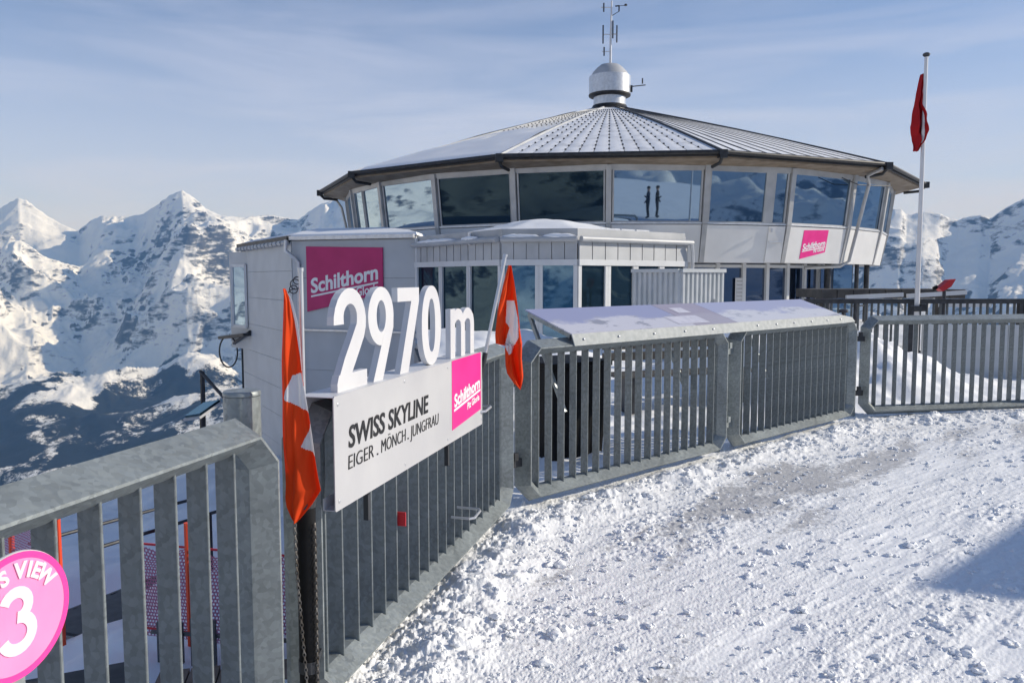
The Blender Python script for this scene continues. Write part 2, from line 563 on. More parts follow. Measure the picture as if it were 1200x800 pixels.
# ================================================================ GROUND: deck, snow on it
def deck_height(x, y):
    d = fence_signed(x, y)
    h = 0.012 * fbm(x * 0.7, y * 0.7, 3, 3)
    rough = 0.26 + 0.46 * np.exp(-np.clip(d, 0, 9) / 2.0) * sstep(0, 0.4, d + 0.6)
    rough = rough * (0.65 + 0.55 * np.clip(fbm(x * 0.55 + 4, y * 0.55, 3, 40) + 0.3, 0, 1.2))
    # crumbs and clods
    c1 = np.clip(fbm(x * 5.5, y * 5.5, 3, 11) - 0.12, 0, 1) * 0.028
    c2 = np.clip(fbm(x * 14, y * 14, 3, 17) - 0.05, 0, 1) * 0.019
    c3 = np.clip(fbm(x * 31, y * 31, 3, 23) - 0.02, 0, 1) * 0.022
    c4 = fbm(x * 85, y * 85, 3, 29) * 0.0058
    patch = sstep(-0.25, 0.45, fbm(x * 0.9 + 2, y * 0.9 + 9, 3, 31))
    al = R(44); ul = x * math.cos(al) + y * math.sin(al); vl = -x * math.sin(al) + y * math.cos(al)
    packed = sstep(-0.02, 0.42, fbm(ul * 0.33 + 1.7, vl * 1.05, 4, 33)) * sstep(0.35, 0.8, d)
    loose = 1 - 0.72 * packed
    c1 = c1 * loose; c2 = c2 * loose; c3 = c3 * loose; c4 = c4 * (1 - 0.45 * packed)
    h = h + rough * patch * (c1 + c2) + rough * (0.30 + 0.70 * patch) * c3 * 1.15 + (0.45 + 0.55 * rough) * c4
    a2 = R(38); u2 = x * math.cos(a2) + y * math.sin(a2); v2 = -x * math.sin(a2) + y * math.cos(a2)
    h = h + 0.010 * fbm(u2 * 1.1, v2 * 7.0, 4, 35) * (0.4 + 0.6 * patch) + 0.005 * np.clip(fbm(u2 * 4, v2 * 22, 3, 37), -0.2, 1)
    # ridges ploughed along the fence
    bank = np.exp(-((d - 0.16) / 0.20) ** 2) * (0.045 + 0.04 * fbm(x * 2.1, y * 2.1, 3, 51) + 0.035 * np.clip(fbm(x * 7, y * 7, 3, 53), 0, 1))
    h = h + np.clip(bank, 0, 0.2)
    h = h + 0.03 * sstep(0.05, -0.3, d) * (1 + fbm(x * 1.5, y * 1.5, 2, 57))
    # scraped-bare streaks
    ang = R(50)
    u = x * math.cos(ang) + y * math.sin(ang); v = -x * math.sin(ang) + y * math.cos(ang)
    st = fbm(u * 0.55, v * 2.4, 4, 61)
    zone = np.exp(-((d - 0.85) / 0.65) ** 2)
    zone2 = np.exp(-((x - 1.6) ** 2 / 1.6 + (y - 6.0) ** 2 / 0.9))
    bare = sstep(0.08, 0.70, 0.32 * zone + 0.75 * zone2 * np.clip(0.45 + 1.1 * fbm(u * 1.3, v * 3.6, 4, 67), 0, 1.2) * (d > 0.25) + st * 0.62 * (0.25 + 0.75 * np.exp(-np.clip(d - 0.3, 0, 9) / 1.2)))
    bare = bare * sstep(0.22, 0.5, d)
    h = h * (1 - 0.55 * bare) - 0.006 * packed
    return h, bare, packed


def build_deck_snow():
    b1 = np.radians(np.concatenate([np.linspace(-40, -14, 40)[:-1], np.linspace(-14, 36, 640), np.linspace(36, 180, 90)[1:]]))
    r1 = np.concatenate([np.linspace(0.15, 2.5, 30)[:-1], np.geomspace(2.5, 11.5, 560), np.geomspace(11.5, 19, 30)[1:]])
    rr, bb = np.meshgrid(r1, b1, indexing='ij')
    x = rr * np.sin(bb); y = rr * np.cos(bb)
    h, bare, packed = deck_height(x, y)
    V = np.stack([x, y, h], -1).reshape(-1, 3)
    d = fence_signed(x, y)
    keep = (d > -0.28)
    mask = keep[:-1, :-1] & keep[1:, 1:] & keep[:-1, 1:] & keep[1:, :-1]
    m, used = grid_mesh('deck_snow', V, len(r1), len(b1), mask, M_snow)
    add_attr(m, 'bare', bare.reshape(-1)[used]); add_attr(m, 'packed', packed.reshape(-1)[used])
    o = link('deck_snow', m)
    tag(o, 'trampled crusty white snow covering the viewing deck', 'snow', kind='structure')


build_deck_snow()

# concrete slab under the snow
P = [on('a', -6, 0, -0.26), on('a', 2.7, 0, -0.26), on('b', -0.2, 0, -0.26), on('b', 4.8, 0, -0.26), on('c', -0.1, 0, -0.26), on('c', 9.0, 0, -0.26), Vector((18, 2, 0)), Vector((14, -14, 0)), Vector((-1, -14, 0))]
mb = MB(); mb.prism([(p.x, p.y, -0.6) for p in P], [(p.x, p.y, -0.05) for p in P])
tag(mb.build('deck', M_conc), 'grey concrete slab of the viewing deck', 'deck', kind='structure')

# terrace behind the fence at the restaurant
def terrace_height(x, y):
    h = -0.06 + 0.05 * fbm(x * 0.4, y * 0.4, 4, 71) + 0.012 * fbm(x * 2.2, y * 2.2, 3, 73) + 0.05 * np.clip(fbm(x * 1.3, y * 1.3, 4, 79), 0, 1) + 0.055 * np.clip(fbm(x * 3.1, y * 3.1, 4, 77), -0.2, 1) * np.exp(-np.clip(y - 9, 0, 30) / 5)
    # drift behind the right hand panel
    ux, uy = FENCE['c'][0].x, FENCE['c'][0].y
    a = R(11.8)
    s = (x - ux) * math.cos(a) + (y - uy) * math.sin(a); t = -(x - ux) * math.sin(a) + (y - uy) * math.cos(a)
    h = h + 0.95 * sstep(0.25, 3.0, t) * np.exp(-np.clip(s - 1.25, 0, 9) ** 2 / 2.6) * np.exp(-np.clip(-s, 0, 9) ** 2 / 0.25) * (0.9 + 0.22 * fbm(x * 1.6, y * 1.6, 4, 83)) * sstep(6.0, 3.6, t)
    # wind drift piled against the annex
    h = h + 0.50 * np.exp(-((y - 15.9) / 1.9) ** 2) * sstep(3.0, 0.2, x) * (1 + 0.15 * fbm(x * .8, y * .8, 3, 87))
    return h


xs = np.linspace(-4, 14, 320); ys = np.concatenate([np.linspace(4.4, 15, 230), np.linspace(15, 40, 120)[1:]])
xx, yy = np.meshgrid(xs, ys)
h = terrace_height(xx, yy)
d = fence_signed(xx, yy)
left_edge = -0.05 - (yy - 5.0) * (2.6 / 15.8)
keep = (d < -0.20) & (xx > left_edge)
mask = keep[:-1, :-1] & keep[1:, 1:] & keep[:-1, 1:] & keep[1:, :-1]
m, used = grid_mesh('terrace_snow', np.stack([xx, yy, h], -1).reshape(-1, 3), len(ys), len(xs), mask, M_snow2)
tag(link('terrace_snow', m), 'wind drifted snow lying on the terrace before the restaurant', 'snow', kind='structure')
P = [(-0.2, 5.45), (1.9, 7.45), (3.3, 8.75), (6, 9.4), (12.5, 10.7), (15.5, 20), (15.5, 40), (-5.6, 40), (-2.6, 20.9)]
mb = MB(); mb.prism([(p[0], p[1], -3.5) for p in P], [(p[0], p[1], -0.30) for p in P])
tag(mb.build('terrace', M_conc), 'concrete terrace carrying the restaurant', 'terrace', kind='structure')


# loose lumps of snow
def blob_template(seed, sub=2):   # crumbly, not round
    bm = bmesh.new(); bmesh.ops.create_icosphere(bm, subdivisions=sub, radius=1)
    for v in bm.verts:
        n = mnoise.fractal(v.co * 1.3 + Vector((seed * 3.1, seed * 7.7, 1)), 1.0, 2.0, 4)
        c_ = mnoise.cell(v.co * 1.9 + Vector((seed, 0, 0)))
        v.co *= 1 + 0.55 * n + 0.22 * c_
        v.co.z = v.co.z * 0.62
    bm.verts.ensure_lookup_table()
    vs = np.array([v.co[:] for v in bm.verts]); fs = np.array([[v.index for v in f.verts] for f in bm.faces])
    bm.free(); return vs, fs


def build_lumps():
    T = [blob_template(i) for i in range(9)]
    VV = []; FF = []; k = 0
    n = 0
    while n < 2600:
        if rng.rand() < 0.55:
            i = rng.randint(0, 3)
            run, s0, s1 = (('a', -0.6, 2.55), ('b', -0.1, 4.7), ('c', -0.1, 3.2))[i]
            o_ = abs(rng.normal(0.12, 0.22)) + rng.rand() ** 3 * 2.2
            p = on(run, rng.uniform(s0, s1), 0, o_)
            x, y = p.x, p.y
            sz = min(0.036, 0.006 + rng.exponential(0.0065))
        else:
            y = rng.uniform(2.6, 9.2); x = rng.uniform(-0.6, 0.75 * y)
            sz = min(0.034, 0.004 + rng.exponential(0.0055))
        d = float(fence_signed(np.array([x]), np.array([y]))[0])
        if d < 0.03: continue
        n += 1
        hh = float(deck_height(np.array([x]), np.array([y]))[0][0])
        nb = 1 if sz < 0.009 else rng.randint(3, 6)
        for q in range(nb):
            v, f = T[rng.randint(9)]
            a = rng.uniform(0, 6.28); c, s_ = math.cos(a), math.sin(a)
            z_ = sz * (1 if nb == 1 else rng.uniform(0.35, 0.75))
            px_, py_, pz_ = (0, 0, 0) if nb == 1 else (rng.normal(0, sz * 0.55), rng.normal(0, sz * 0.55), rng.uniform(-0.1, 0.35) * sz)
            w = v * z_ * np.array([rng.uniform(0.9, 1.5), rng.uniform(0.8, 1.2), rng.uniform(0.9, 1.4)])
            w = np.stack([w[:, 0] * c - w[:, 1] * s_ + x + px_, w[:, 0] * s_ + w[:, 1] * c + y + py_, w[:, 2] + hh + pz_ + sz * 0.05], -1)
            VV.append(w); FF.append(f + k); k += len(v)
    m = bpy.data.meshes.new('snow_lumps')
    m.from_pydata(np.concatenate(VV).tolist(), [], np.concatenate(FF).tolist())
    m.shade_smooth(); m.set_sharp_from_angle(angle=R(30)); m.materials.append(M_snow2)
    tag(link('snow_lumps', m), 'loose crumbs and clods of snow scattered over the deck', 'snow', kind='stuff')


build_lumps()


# ================================================================ MOUNTAINS
SKY_PX = [(-500, 300), (-300, 280), (-150, 285), (-60, 275), (0, 250), (12, 241), (28, 233), (38, 236), (48, 244), (60, 253), (75, 262), (95, 271), (104, 264), (112, 258), (125, 253), (150, 255), (172, 251), (188, 241), (203, 230), (218, 224),
          (231, 232), (245, 245), (262, 253), (290, 255), (318, 252), (345, 257), (352, 258), (365, 248), (378, 240), (395, 235), (420, 226), (470, 232), (600, 250), (800, 252), (1000, 246), (1043, 245), (1052, 246), (1058, 252), (1066, 251), (1078, 248), (1095, 250), (1108, 256),
          (1118, 258), (1130, 254), (1145, 252), (1156, 256), (1168, 247), (1180, 240), (1192, 234), (1203, 233), (1215, 240), (1300, 250), (1400, 262), (1600, 270)]


def build_mountains():
    def forest_mat():
        m = mat('snow_rock_forest', (0.8, 0.82, 0.86), 0.7, 0, 0.2)
        b = m.node_tree.nodes['Principled BSDF']
        tc = N(m, 'ShaderNodeTexCoord')
        ar = N(m, 'ShaderNodeAttribute', attribute_name='rock'); af = N(m, 'ShaderNodeAttribute', attribute_name='forest')
        n1 = N(m, 'ShaderNodeTexNoise', Scale=0.030, Detail=8, Roughness=0.62)
        mp = N(m, 'ShaderNodeMapping'); mp.inputs['Scale'].default_value = (1, 1, 2.6)
        L(m, tc.outputs['Object'], mp.inputs['Vector']); L(m, mp.outputs['Vector'], n1.inputs['Vector'])
        a1 = N(m, 'ShaderNodeMath', operation='MULTIPLY_ADD'); a1.inputs[1].default_value = 1.7; a1.inputs[2].default_value = -0.85
        L(m, n1.outputs['Fac'], a1.inputs[0])
        a2 = N(m, 'ShaderNodeMath', operation='ADD'); L(m, a1.outputs['Value'], a2.inputs[0]); L(m, ar.outputs['Fac'], a2.inputs[1])
        mr = N(m, 'ShaderNodeMapRange'); mr.inputs['From Min'].default_value = 0.42; mr.inputs['From Max'].default_value = 0.72; L(m, a2.outputs['Value'], mr.inputs['Value'])
        n2 = N(m, 'ShaderNodeTexNoise', Scale=0.024, Detail=10, Roughness=0.8); L(m, tc.outputs['Object'], n2.inputs['Vector'])
        f1 = N(m, 'ShaderNodeMath', operation='MULTIPLY_ADD'); f1.inputs[1].default_value = 2.4; f1.inputs[2].default_value = -1.2
        L(m, n2.outputs['Fac'], f1.inputs[0])
        f2 = N(m, 'ShaderNodeMath', operation='ADD'); L(m, f1.outputs['Value'], f2.inputs[0]); L(m, af.outputs['Fac'], f2.inputs[1])
        fr = N(m, 'ShaderNodeMapRange'); fr.inputs['From Min'].default_value = 0.42; fr.inputs['From Max'].default_value = 0.60; L(m, f2.outputs['Value'], fr.inputs['Value'])
        c1 = N(m, 'ShaderNodeMix', data_type='RGBA'); c1.inputs['A'].default_value = (0.82, 0.84, 0.87, 1); c1.inputs['B'].default_value = (0.062, 0.068, 0.082, 1)
        L(m, mr.outputs['Result'], c1.inputs['Factor'])
        c2 = N(m, 'ShaderNodeMix', data_type='RGBA'); c2.inputs['B'].default_value = (0.010, 0.014, 0.018, 1)
        L(m, c1.outputs['Result'], c2.inputs['A']); L(m, fr.outputs['Result'], c2.inputs['Factor']); L(m, c2.outputs['Result'], b.inputs['Base Color'])
        bp = N(m, 'ShaderNodeBump', Strength=0.45, Distance=6.0)
        n3 = N(m, 'ShaderNodeTexNoise', Scale=0.05, Detail=9, Roughness=0.7); L(m, tc.outputs['Object'], n3.inputs['Vector'])
        L(m, n3.outputs['Fac'], bp.inputs['Height']); L(m, bp.outputs['Normal'], b.inputs['Normal'])
        return m
    M_mount = forest_mat()
    px = np.array([p[0] for p in SKY_PX], float); py = np.array([p[1] for p in SKY_PX], float)
    pb = np.degrees(np.arctan((px - 600) / 925.0)); pe = (325 - py) / 925.0 * np.cos(np.radians(pb))
    # all-round horizon: the measured profile continued behind the viewer
    ab = np.concatenate([pb, [60, 85, 110, 140, 165, 190, 215, 240, 265, 290, 312]])
    ae = np.concatenate([pe, [.055, .07, .05, .075, .06, .08, .055, .07, .05, .06, .05]])
    ab = np.concatenate([ab, [pb[0] + 360]]); ae = np.concatenate([ae, [pe[0]]])

    def prof(b):
        b = np.mod(b - pb[0], 360) + pb[0]
        return np.interp(b, ab, ae)
    b1 = np.concatenate([np.linspace(-37, 37, 900), np.linspace(37, 323, 420)[1:]])
    rho = np.concatenate([np.geomspace(0.016, 0.36, 110)[:-1], np.linspace(0.36, 1.10, 350), np.linspace(1.10, 1.5, 16)[1:]])
    pp, bb = np.meshgrid(rho, b1, indexing='ij')
    br = np.radians(bb)
    near = sstep(70, 40, np.abs(np.mod(bb + 180, 360) - 180))
    r0 = 2700 / np.maximum(0.5, np.cos(br) + 0.20 * np.sin(br)) * near + 2900 * (1 - near)
    right = sstep(18, 26, bb) * sstep(60, 45, bb)
    r0 = r0 * (1 - 0.15 * right)
    rr = pp * r0
    x = rr * np.sin(br); y = rr * np.cos(br)
    wx = fbm(x / 700, y / 700, 3, 5); wy = fbm(x / 700, y / 700, 3, 15)
    pb0 = 0.40
    t = (pp - pb0) / (1 - pb0) + 0.05 * fbm(x / 600, y / 600, 3, 97) * sstep(0.3, 0.5, pp)
    tt = np.clip(t, 0, 1)
    zc = prof(bb) * r0
    zv = -330.0
    wall = zv + (zc - zv) * (0.40 * tt + 0.60 * tt ** 2.3) - np.clip(t - 1, 0, 9) * r0 * 0.55
    amp = sstep(0.02, 0.45, t) * (1 - 0.55 * sstep(0.7, 1.0, t))
    rd = ridged(x / 760 + 0.30 * wx, y / 760 + 0.30 * wy, 7, 111, 0.5)
    rd2 = ridged(x / 210 + 0.4 * wy, y / 210 + 0.4 * wx, 6, 131)
    fine = fbm(x / 60, y / 60, 5, 151, 0.6)
    wall = wall + amp * (260 * (rd - 0.45) + 30 * (rd2 - 0.4) + 4.0 * fine)
    hill = -9 - (rr - 45) * 0.302
    hill = hill + sstep(60, 400, rr) * (26 * (ridged(x / 160, y / 160, 5, 171) - 0.6) + 3 * fbm(x / 24, y / 24, 4, 181)) + 1.2 * fbm(x / 12, y / 12, 4, 187)
    k = sstep(-0.08, 0.06, t)
    z = hill * (1 - k) + wall * k
    # bring the skyline to the measured one, smoothly along the range
    ker = np.hanning(15); ker /= ker.sum()
    for it in range(4):
        emax = np.where(pp > 0.5, z / rr, -9).max(axis=0)
        err = prof(b1) - emax
        pad = np.concatenate([err[-8:-1], err, err[1:8]])
        err = np.convolve(pad, ker, 'valid')
        z = z + (sstep(0.25, 0.85, t) * rr) * err[None, :]
    V = np.stack([x, y, z], -1)
    # slope in cartesian space
    dr = np.gradient(z, axis=0) / np.gradient(rr, axis=0)
    db = np.gradient(z, axis=1) / (rr * np.gradient(br, axis=1) + 1e-6)
    sl = np.hypot(dr, db)
    cav = rd2 - 0.45
    rock = 0.60 * sstep(0.65, 1.4, sl) + 0.45 * cav + 0.26 * fbm(x / 240, y / 240, 4, 191) - 0.09
    rock = rock - 0.25 * sstep(0.55, 0.75, np.abs(tt - 0.2) * 0 + (1 - tt)) * 0.4
    rock = rock + 0.12 * right
    rock = np.where(t < 0, 0.12 + 0.3 * fbm(x / 30, y / 30, 4, 193) + 0.25 * sstep(0.4, 0.9, sl), rock)
    el = z / rr
    fo = sstep(-0.085, -0.135, el + 0.04 * fbm(x / 210, y / 210, 4, 201)) * sstep(-0.25, -0.05, t) * sstep(0.6, 0.4, tt)
    fo = fo * (0.62 + 0.62 * sstep(-0.2, 0.25, fbm(x / 130 + 3, y / 130, 4, 207)))
    fo = fo * (0.45 + 0.55 * sstep(-20, -25, bb))
    m, used = grid_mesh('mountain_range', V.reshape(-1, 3), len(rho), len(b1), None, M_mount)
    add_attr(m, 'rock', rock.reshape(-1)[used]); add_attr(m, 'forest', fo.reshape(-1)[used])
    tag(link('mountain_range', m), 'snow covered alpine peaks and valley walls on the horizon', 'mountains', kind='structure')


build_mountains()


# ================================================================ FENCE
ZT, ZB, CH = 1.10, 0.10, 0.09
PROFILE = [(0.004, 0.0), (-0.004, 0.0), (-0.050, 0.070), (-0.050, 0.120), (0.044, 0.120), (0.050, 0.100)]


def offset_loop(pts, o):
    n = len(pts); r = []
    for i in range(n):
        a, b, c = Vector(pts[i - 1]), Vector(pts[i]), Vector(pts[(i + 1) % n])
        d1 = (b - a).normalized(); d2 = (c - b).normalized()
        n1 = Vector((d1.y, -d1.x)); n2 = Vector((d2.y, -d2.x))      # outward for ccw loop
        m = (n1 + n2).normalized()
        r.append(b + m * (o / m.dot(n1)))
    return r


def frame_mesh(length):
    loop = [(CH, ZB), (length - CH, ZB), (length, ZB + CH), (length, ZT - CH), (length - CH, ZT), (CH, ZT), (0, ZT - CH), (0, ZB + CH)]
    mb = MB(); n = len(loop); k = len(PROFILE)
    vs = []
    for (o, back) in PROFILE:
        vs += [(p.x, back, p.y) for p in offset_loop(loop, o)]
    fs = []
    for j in range(k):
        j2 = (j + 1) % k
        for i in range(n):
            i2 = (i + 1) % n
            fs.append((j * n + i, j * n + i2, j2 * n + i2, j2 * n + i))
    mb.add(vs, fs)
    m = mb.mesh('frame', M_galv)
    return m


def picket_mesh():
    mb = MB(); w, d = 0.009, 0.066
    z0, z1 = ZB + 0.040, ZT - 0.036
    c = 0.0018
    ring = [(-w / 2 + c, 0), (w / 2 - c, 0), (w / 2, c), (w / 2, d - c), (w / 2 - c, d), (-w / 2 + c, d), (-w / 2, d - c), (-w / 2, c)]
    mb.prism([(a, b, z0) for a, b in ring], [(a, b, z1) for a, b in ring])
    return mb.mesh('picket', M_picket)


PICKET = picket_mesh()
FR = {}
PANELS = [
    ('a', -2.83, 2.54, 'galvanised railing panel at lower left behind the round pink disc'),
    ('a', -0.03, 2.54, 'galvanised railing panel carrying the 2970 m board'),
    ('b', -0.09, 2.34, 'galvanised railing panel under the left half of the panorama table'),
    ('b', 2.46, 2.28, 'galvanised railing panel under the right half of the panorama table'),
    ('c', -0.09, 2.40, 'galvanised railing panel at the right edge with snow drift behind'),
]
roots = []
for run, s, ln, lab in PANELS:
    root = empty('railing_panel', on(run, s), R(FENCE[run][1]), lab, 'railing', 'railing panels round the viewing deck')
    if ln not in FR: FR[ln] = frame_mesh(ln)
    link('frame', FR[ln], root)
    n = int(round((ln - 0.10) / 0.121)); st = (ln - 0.0) / n
    for i in range(1, n):
        link('picket', PICKET, root, (i * st - (0.018 if 'disc' in lab else 0), 0.054 + random.uniform(-.001, .001), random.uniform(-.002, .002)), (0, 0, R(random.uniform(-1.2, 1.2))))
    roots.append(root)


def add_clamps(root, x, ys=(0.30, 0.90), material=M_dark):
    for z in ys:
        mb = MB(); mb.box((x, 0.075, z), (0.16, 0.035, 0.055)); mb.box((x, 0.05, z + 0.05), (0.035, 0.03, 0.05))
        mb.tube([(x - 0.05, 0.03, z), (x - 0.05, 0.10, z)], 0.009, 8)
        mb.build('clamp', material, root)


add_clamps(roots[4], -0.09)
add_clamps(roots[3], -0.11, (0.28, 0.93), M_galv)
add_clamps(roots[2], -0.10, (0.34, 0.88))
# posts that carry the panels, standing outside them
post_list = [('a', -0.185, 1.200, 0.058, 'a'), ('b', 2.355, 0.98, 0.03, 'b'), ('c', -0.17, 0.95, 0.03, 'c')]
labs = ['thick capped steel post rising above the left railing joint', 'slim steel post hidden in the gap between the two panels under the panorama table', 'slim steel post in the gap left of the rightmost railing panel']
for (run, s, top, r, _), lab in zip(post_list, labs):
    p = on(run, s, 0, -0.135 - r)
    t = empty('steel_post', (p.x, p.y, 0), 0, lab, 'post', 'posts behind the railing')
    mb = MB(); mb.tube([(0, 0, -0.5), (0, 0, top - 0.012)], r, 24); mb.build('tube', M_galv, t, True)
    mb = MB(); mb.lathe([(r * 0.97, top - 0.012), (r * 1.03, top - 0.008), (r * 1.03, top), (r * 0.96, top + 0.006)], 24); mb.build('cap', M_galv, t, True)

# ================================================================ 2970 m BOARD
bp_ = on('a', 0, 0, 0.06)
board = empty('summit_board', (bp_.x, bp_.y, 0), R(75), 'white summit board reading 2970 m SWISS SKYLINE fixed to the railing', 'sign board')
BX0, BX1, BZ0, BZ1 = -0.045, 1.625, 0.782, 1.174
mb = MB()
poly_prism(mb, [(BX0 + .006, BZ0), (BX1 - .006, BZ0), (BX1, BZ0 + .006), (BX1, BZ1 - .006), (BX1 - .006, BZ1), (BX0 + .006, BZ1), (BX0, BZ1 - .006), (BX0, BZ0 + .006)], 0.0, 0.004)
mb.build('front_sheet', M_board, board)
mb = MB()
mb.box(((BX0 + BX1) / 2, 0.004 + 0.065, BZ1 - 0.004), (BX1 - BX0 - 0.006, 0.13, 0.003))
mb.box(((BX0 + BX1) / 2, 0.132, BZ1 - 0.03), (BX1 - BX0 - 0.008, 0.003, 0.05))
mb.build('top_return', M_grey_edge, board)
mb = MB()
mb.box(((BX0 + BX1) / 2, 0.004 + 0.022, BZ0 + 0.003), (BX1 - BX0 - 0.006, 0.044, 0.003))
mb.box(((BX0 + BX1) / 2, 0.047, BZ0 + 0.022), (BX1 - BX0 - 0.008, 0.003, 0.04))
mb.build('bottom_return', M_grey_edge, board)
DY0, DY1 = 0.040, 0.066      # the standing figures
ZD = BZ1 - 0.0025


def fig(name, fn, label):
    mb = MB(); fn(mb)
    xs_ = [v[0] for v in mb.v]; c_ = (min(xs_) + max(xs_)) / 2
    mb.v = [(c_ + (v[0] - c_) * 0.92, v[1], v[2]) for v in mb.v]
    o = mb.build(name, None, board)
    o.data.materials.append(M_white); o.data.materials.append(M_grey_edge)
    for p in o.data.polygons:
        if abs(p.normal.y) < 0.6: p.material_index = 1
    o['label'] = label
    return o


def two(mb):
    pts = []; w = []
    for k in range(15):
        t = R(188 - k * (188 + 28) / 14)
        pts.append((0.168 + 0.097 * math.cos(t), 1.418 + 0.087 * math.sin(t)))
        w.append(0.082 - 0.026 * max(0, math.sin(t)))
    pts += [(0.205, 1.322), (0.150, 1.262), (0.106, ZD + 0.030)]
    w += [0.082, 0.082, 0.084]
    ribbon(mb, stroke_path(pts, w), DY0, DY1)
    poly_prism(mb, [(0.052, ZD), (0.308, ZD), (0.308, ZD + 0.058), (0.066, ZD + 0.058), (0.052, ZD + 0.03)], DY0 - 0.0003, DY1 + 0.0003)


def nine(mb):
    ring_prism(mb, ell(0.432, 1.420, 0.128, 0.114), ell(0.432, 1.420, 0.047, 0.062), DY0, DY1)
    poly_prism(mb, [(0.345, ZD), (0.440, ZD), (0.556, 1.372), (0.558, 1.412), (0.500, 1.40), (0.470, 1.352), (0.448, 1.335)], DY0 - 0.0003, DY1 + 0.0003)


def seven(mb):
    poly_prism(mb, [(0.600, ZD), (0.700, ZD), (0.838, 1.470), (0.838, 1.527), (0.582, 1.527), (0.582, 1.470), (0.742, 1.470)], DY0, DY1)


def nought(mb):
    ring_prism(mb, ell(0.980, (ZD + 1.533) / 2, 0.132, (1.533 - ZD) / 2, 44, 2.2), ell(0.980, (ZD + 1.533) / 2, 0.050, 0.122, 44, 2.2), DY0, DY1)


def em(mb):
    z1 = 1.415
    mb.box((1.258, (DY0 + DY1) / 2, (ZD + z1) / 2), (0.074, DY1 - DY0, z1 - ZD))
    for i, cx in enumerate((1.345, 1.510)):
        pts = []
        for k in range(13):
            t = R(180 - k * 15)
            pts.append((cx + 0.083 * math.cos(t), 1.325 + 0.062 * math.sin(t)))
        pts.append((cx + 0.083, ZD)); wl = [0.05] * 3 + [0.056] * 7 + [0.068] * 4
        e = 0.0003 * (i + 1)
        ribbon(mb, stroke_path(pts, wl), DY0 - e, DY1 + e)


fig('digit', two, 'standing white figure 2'); fig('digit', nine, 'standing white figure 9'); fig('digit', seven, 'standing white figure 7')
fig('digit', nought, 'standing white figure 0'); fig('letter', em, 'standing white letter m')
fit_text('lettering', 'SWISS SKYLINE', 0.76, 0.078, M_text, board, (0.056, -0.0015, 0.981), 0.018, 0, 0.001, 0.10)['label'] = 'bold black words SWISS SKYLINE'
for wd_, x0_, w_ in (('EIGER', 0.052, 0.205), ('.', 0.285, 0.012), ('MÖNCH', 0.325, 0.235), ('.', 0.583, 0.012), ('JUNGFRAU', 0.615, 0.33)):
    fit_text('lettering', wd_, w_, 0.052, M_text, board, (x0_, -0.0015, 0.905), -0.012, 0, 0.001, 0.08)
mb = MB(); poly_prism(mb, [(1.137, 0.838), (1.598, 0.868), (1.598, BZ1 - 0.0012), (1.137, BZ1 - 0.0012)], -0.002, 0.002)
lg = mb.build('logo_panel', M_pink, board); lg['label'] = 'magenta logo field with white Schilthorn lettering'
fit_text('logo_lettering', 'Schilthorn', 0.41, 0.062, M_textw, lg, (1.162, -0.0035, 0.945), 0.028, R(6), 0.001)
fit_text('logo_lettering', 'Piz Gloria', 0.20, 0.034, M_textw, lg, (1.362, -0.0035, 0.904), 0.024, R(6), 0.001)
mb = MB(); poly_prism(mb, [(1.158, 0.925), (1.58, 0.969), (1.58, 0.980), (1.158, 0.936)], -0.0045, -0.0025); mb.build('logo_rule', M_textw, lg)
scw = MB(); scw.lathe([(0.007, 0), (0.007, 0.002), (0.004, 0.0035)], 10); SCREW = scw.mesh('screw', M_alu, True)
for sx, sz_ in ((BX0 + .03, BZ0 + .03), (BX0 + .03, BZ1 - .03), (BX1 - .012, BZ0 + .03), (0.56, BZ0 + .025), (1.08, BZ0 + .025), (0.56, BZ1 - .025), (1.08, BZ1 - .025)):
    link('screw', SCREW, board, (sx, 0.0005, sz_), (R(90), 0, 0))
# brackets under the board
for z, sx in ((0.86, 1.70), (0.335, 1.50)):
    mb = MB(); mb.tube([(sx + 0.05, 0.12, z), (sx + 0.05, -0.005, z), (sx + 0.02, -0.02, z), (sx - 0.08, -0.02, z - 0.008), (sx - 0.10, 0.0, z - 0.008), (sx - 0.10, 0.10, z - 0.008)], 0.007, 8)
    mb.build('bracket', M_alu, board, True)
mb = MB(); mb.box((0.30, 0.05, 0.70), (0.02, 0.02, 0.10)); mb.box((1.2, 0.05, 0.70), (0.02, 0.02, 0.10)); mb.build('hanger', M_dark, board)
# red sticker on a picket
q = on('a', 0.745, 0.515, -0.045)
mb = MB(); mb.box((0, 0, 0), (0.006, 0.052, 0.062)); mb.box((0.0, -0.010, 0.014), (0.008, 0.026, 0.004)); mb.box((0.0, -0.010, -0.018), (0.008, 0.03, 0.003))
tag(mb.build('sticker', M_redmetal, None, False, q, (0, 0, R(75))), 'small red sticker on a picket below the 2970 m board', 'sticker')

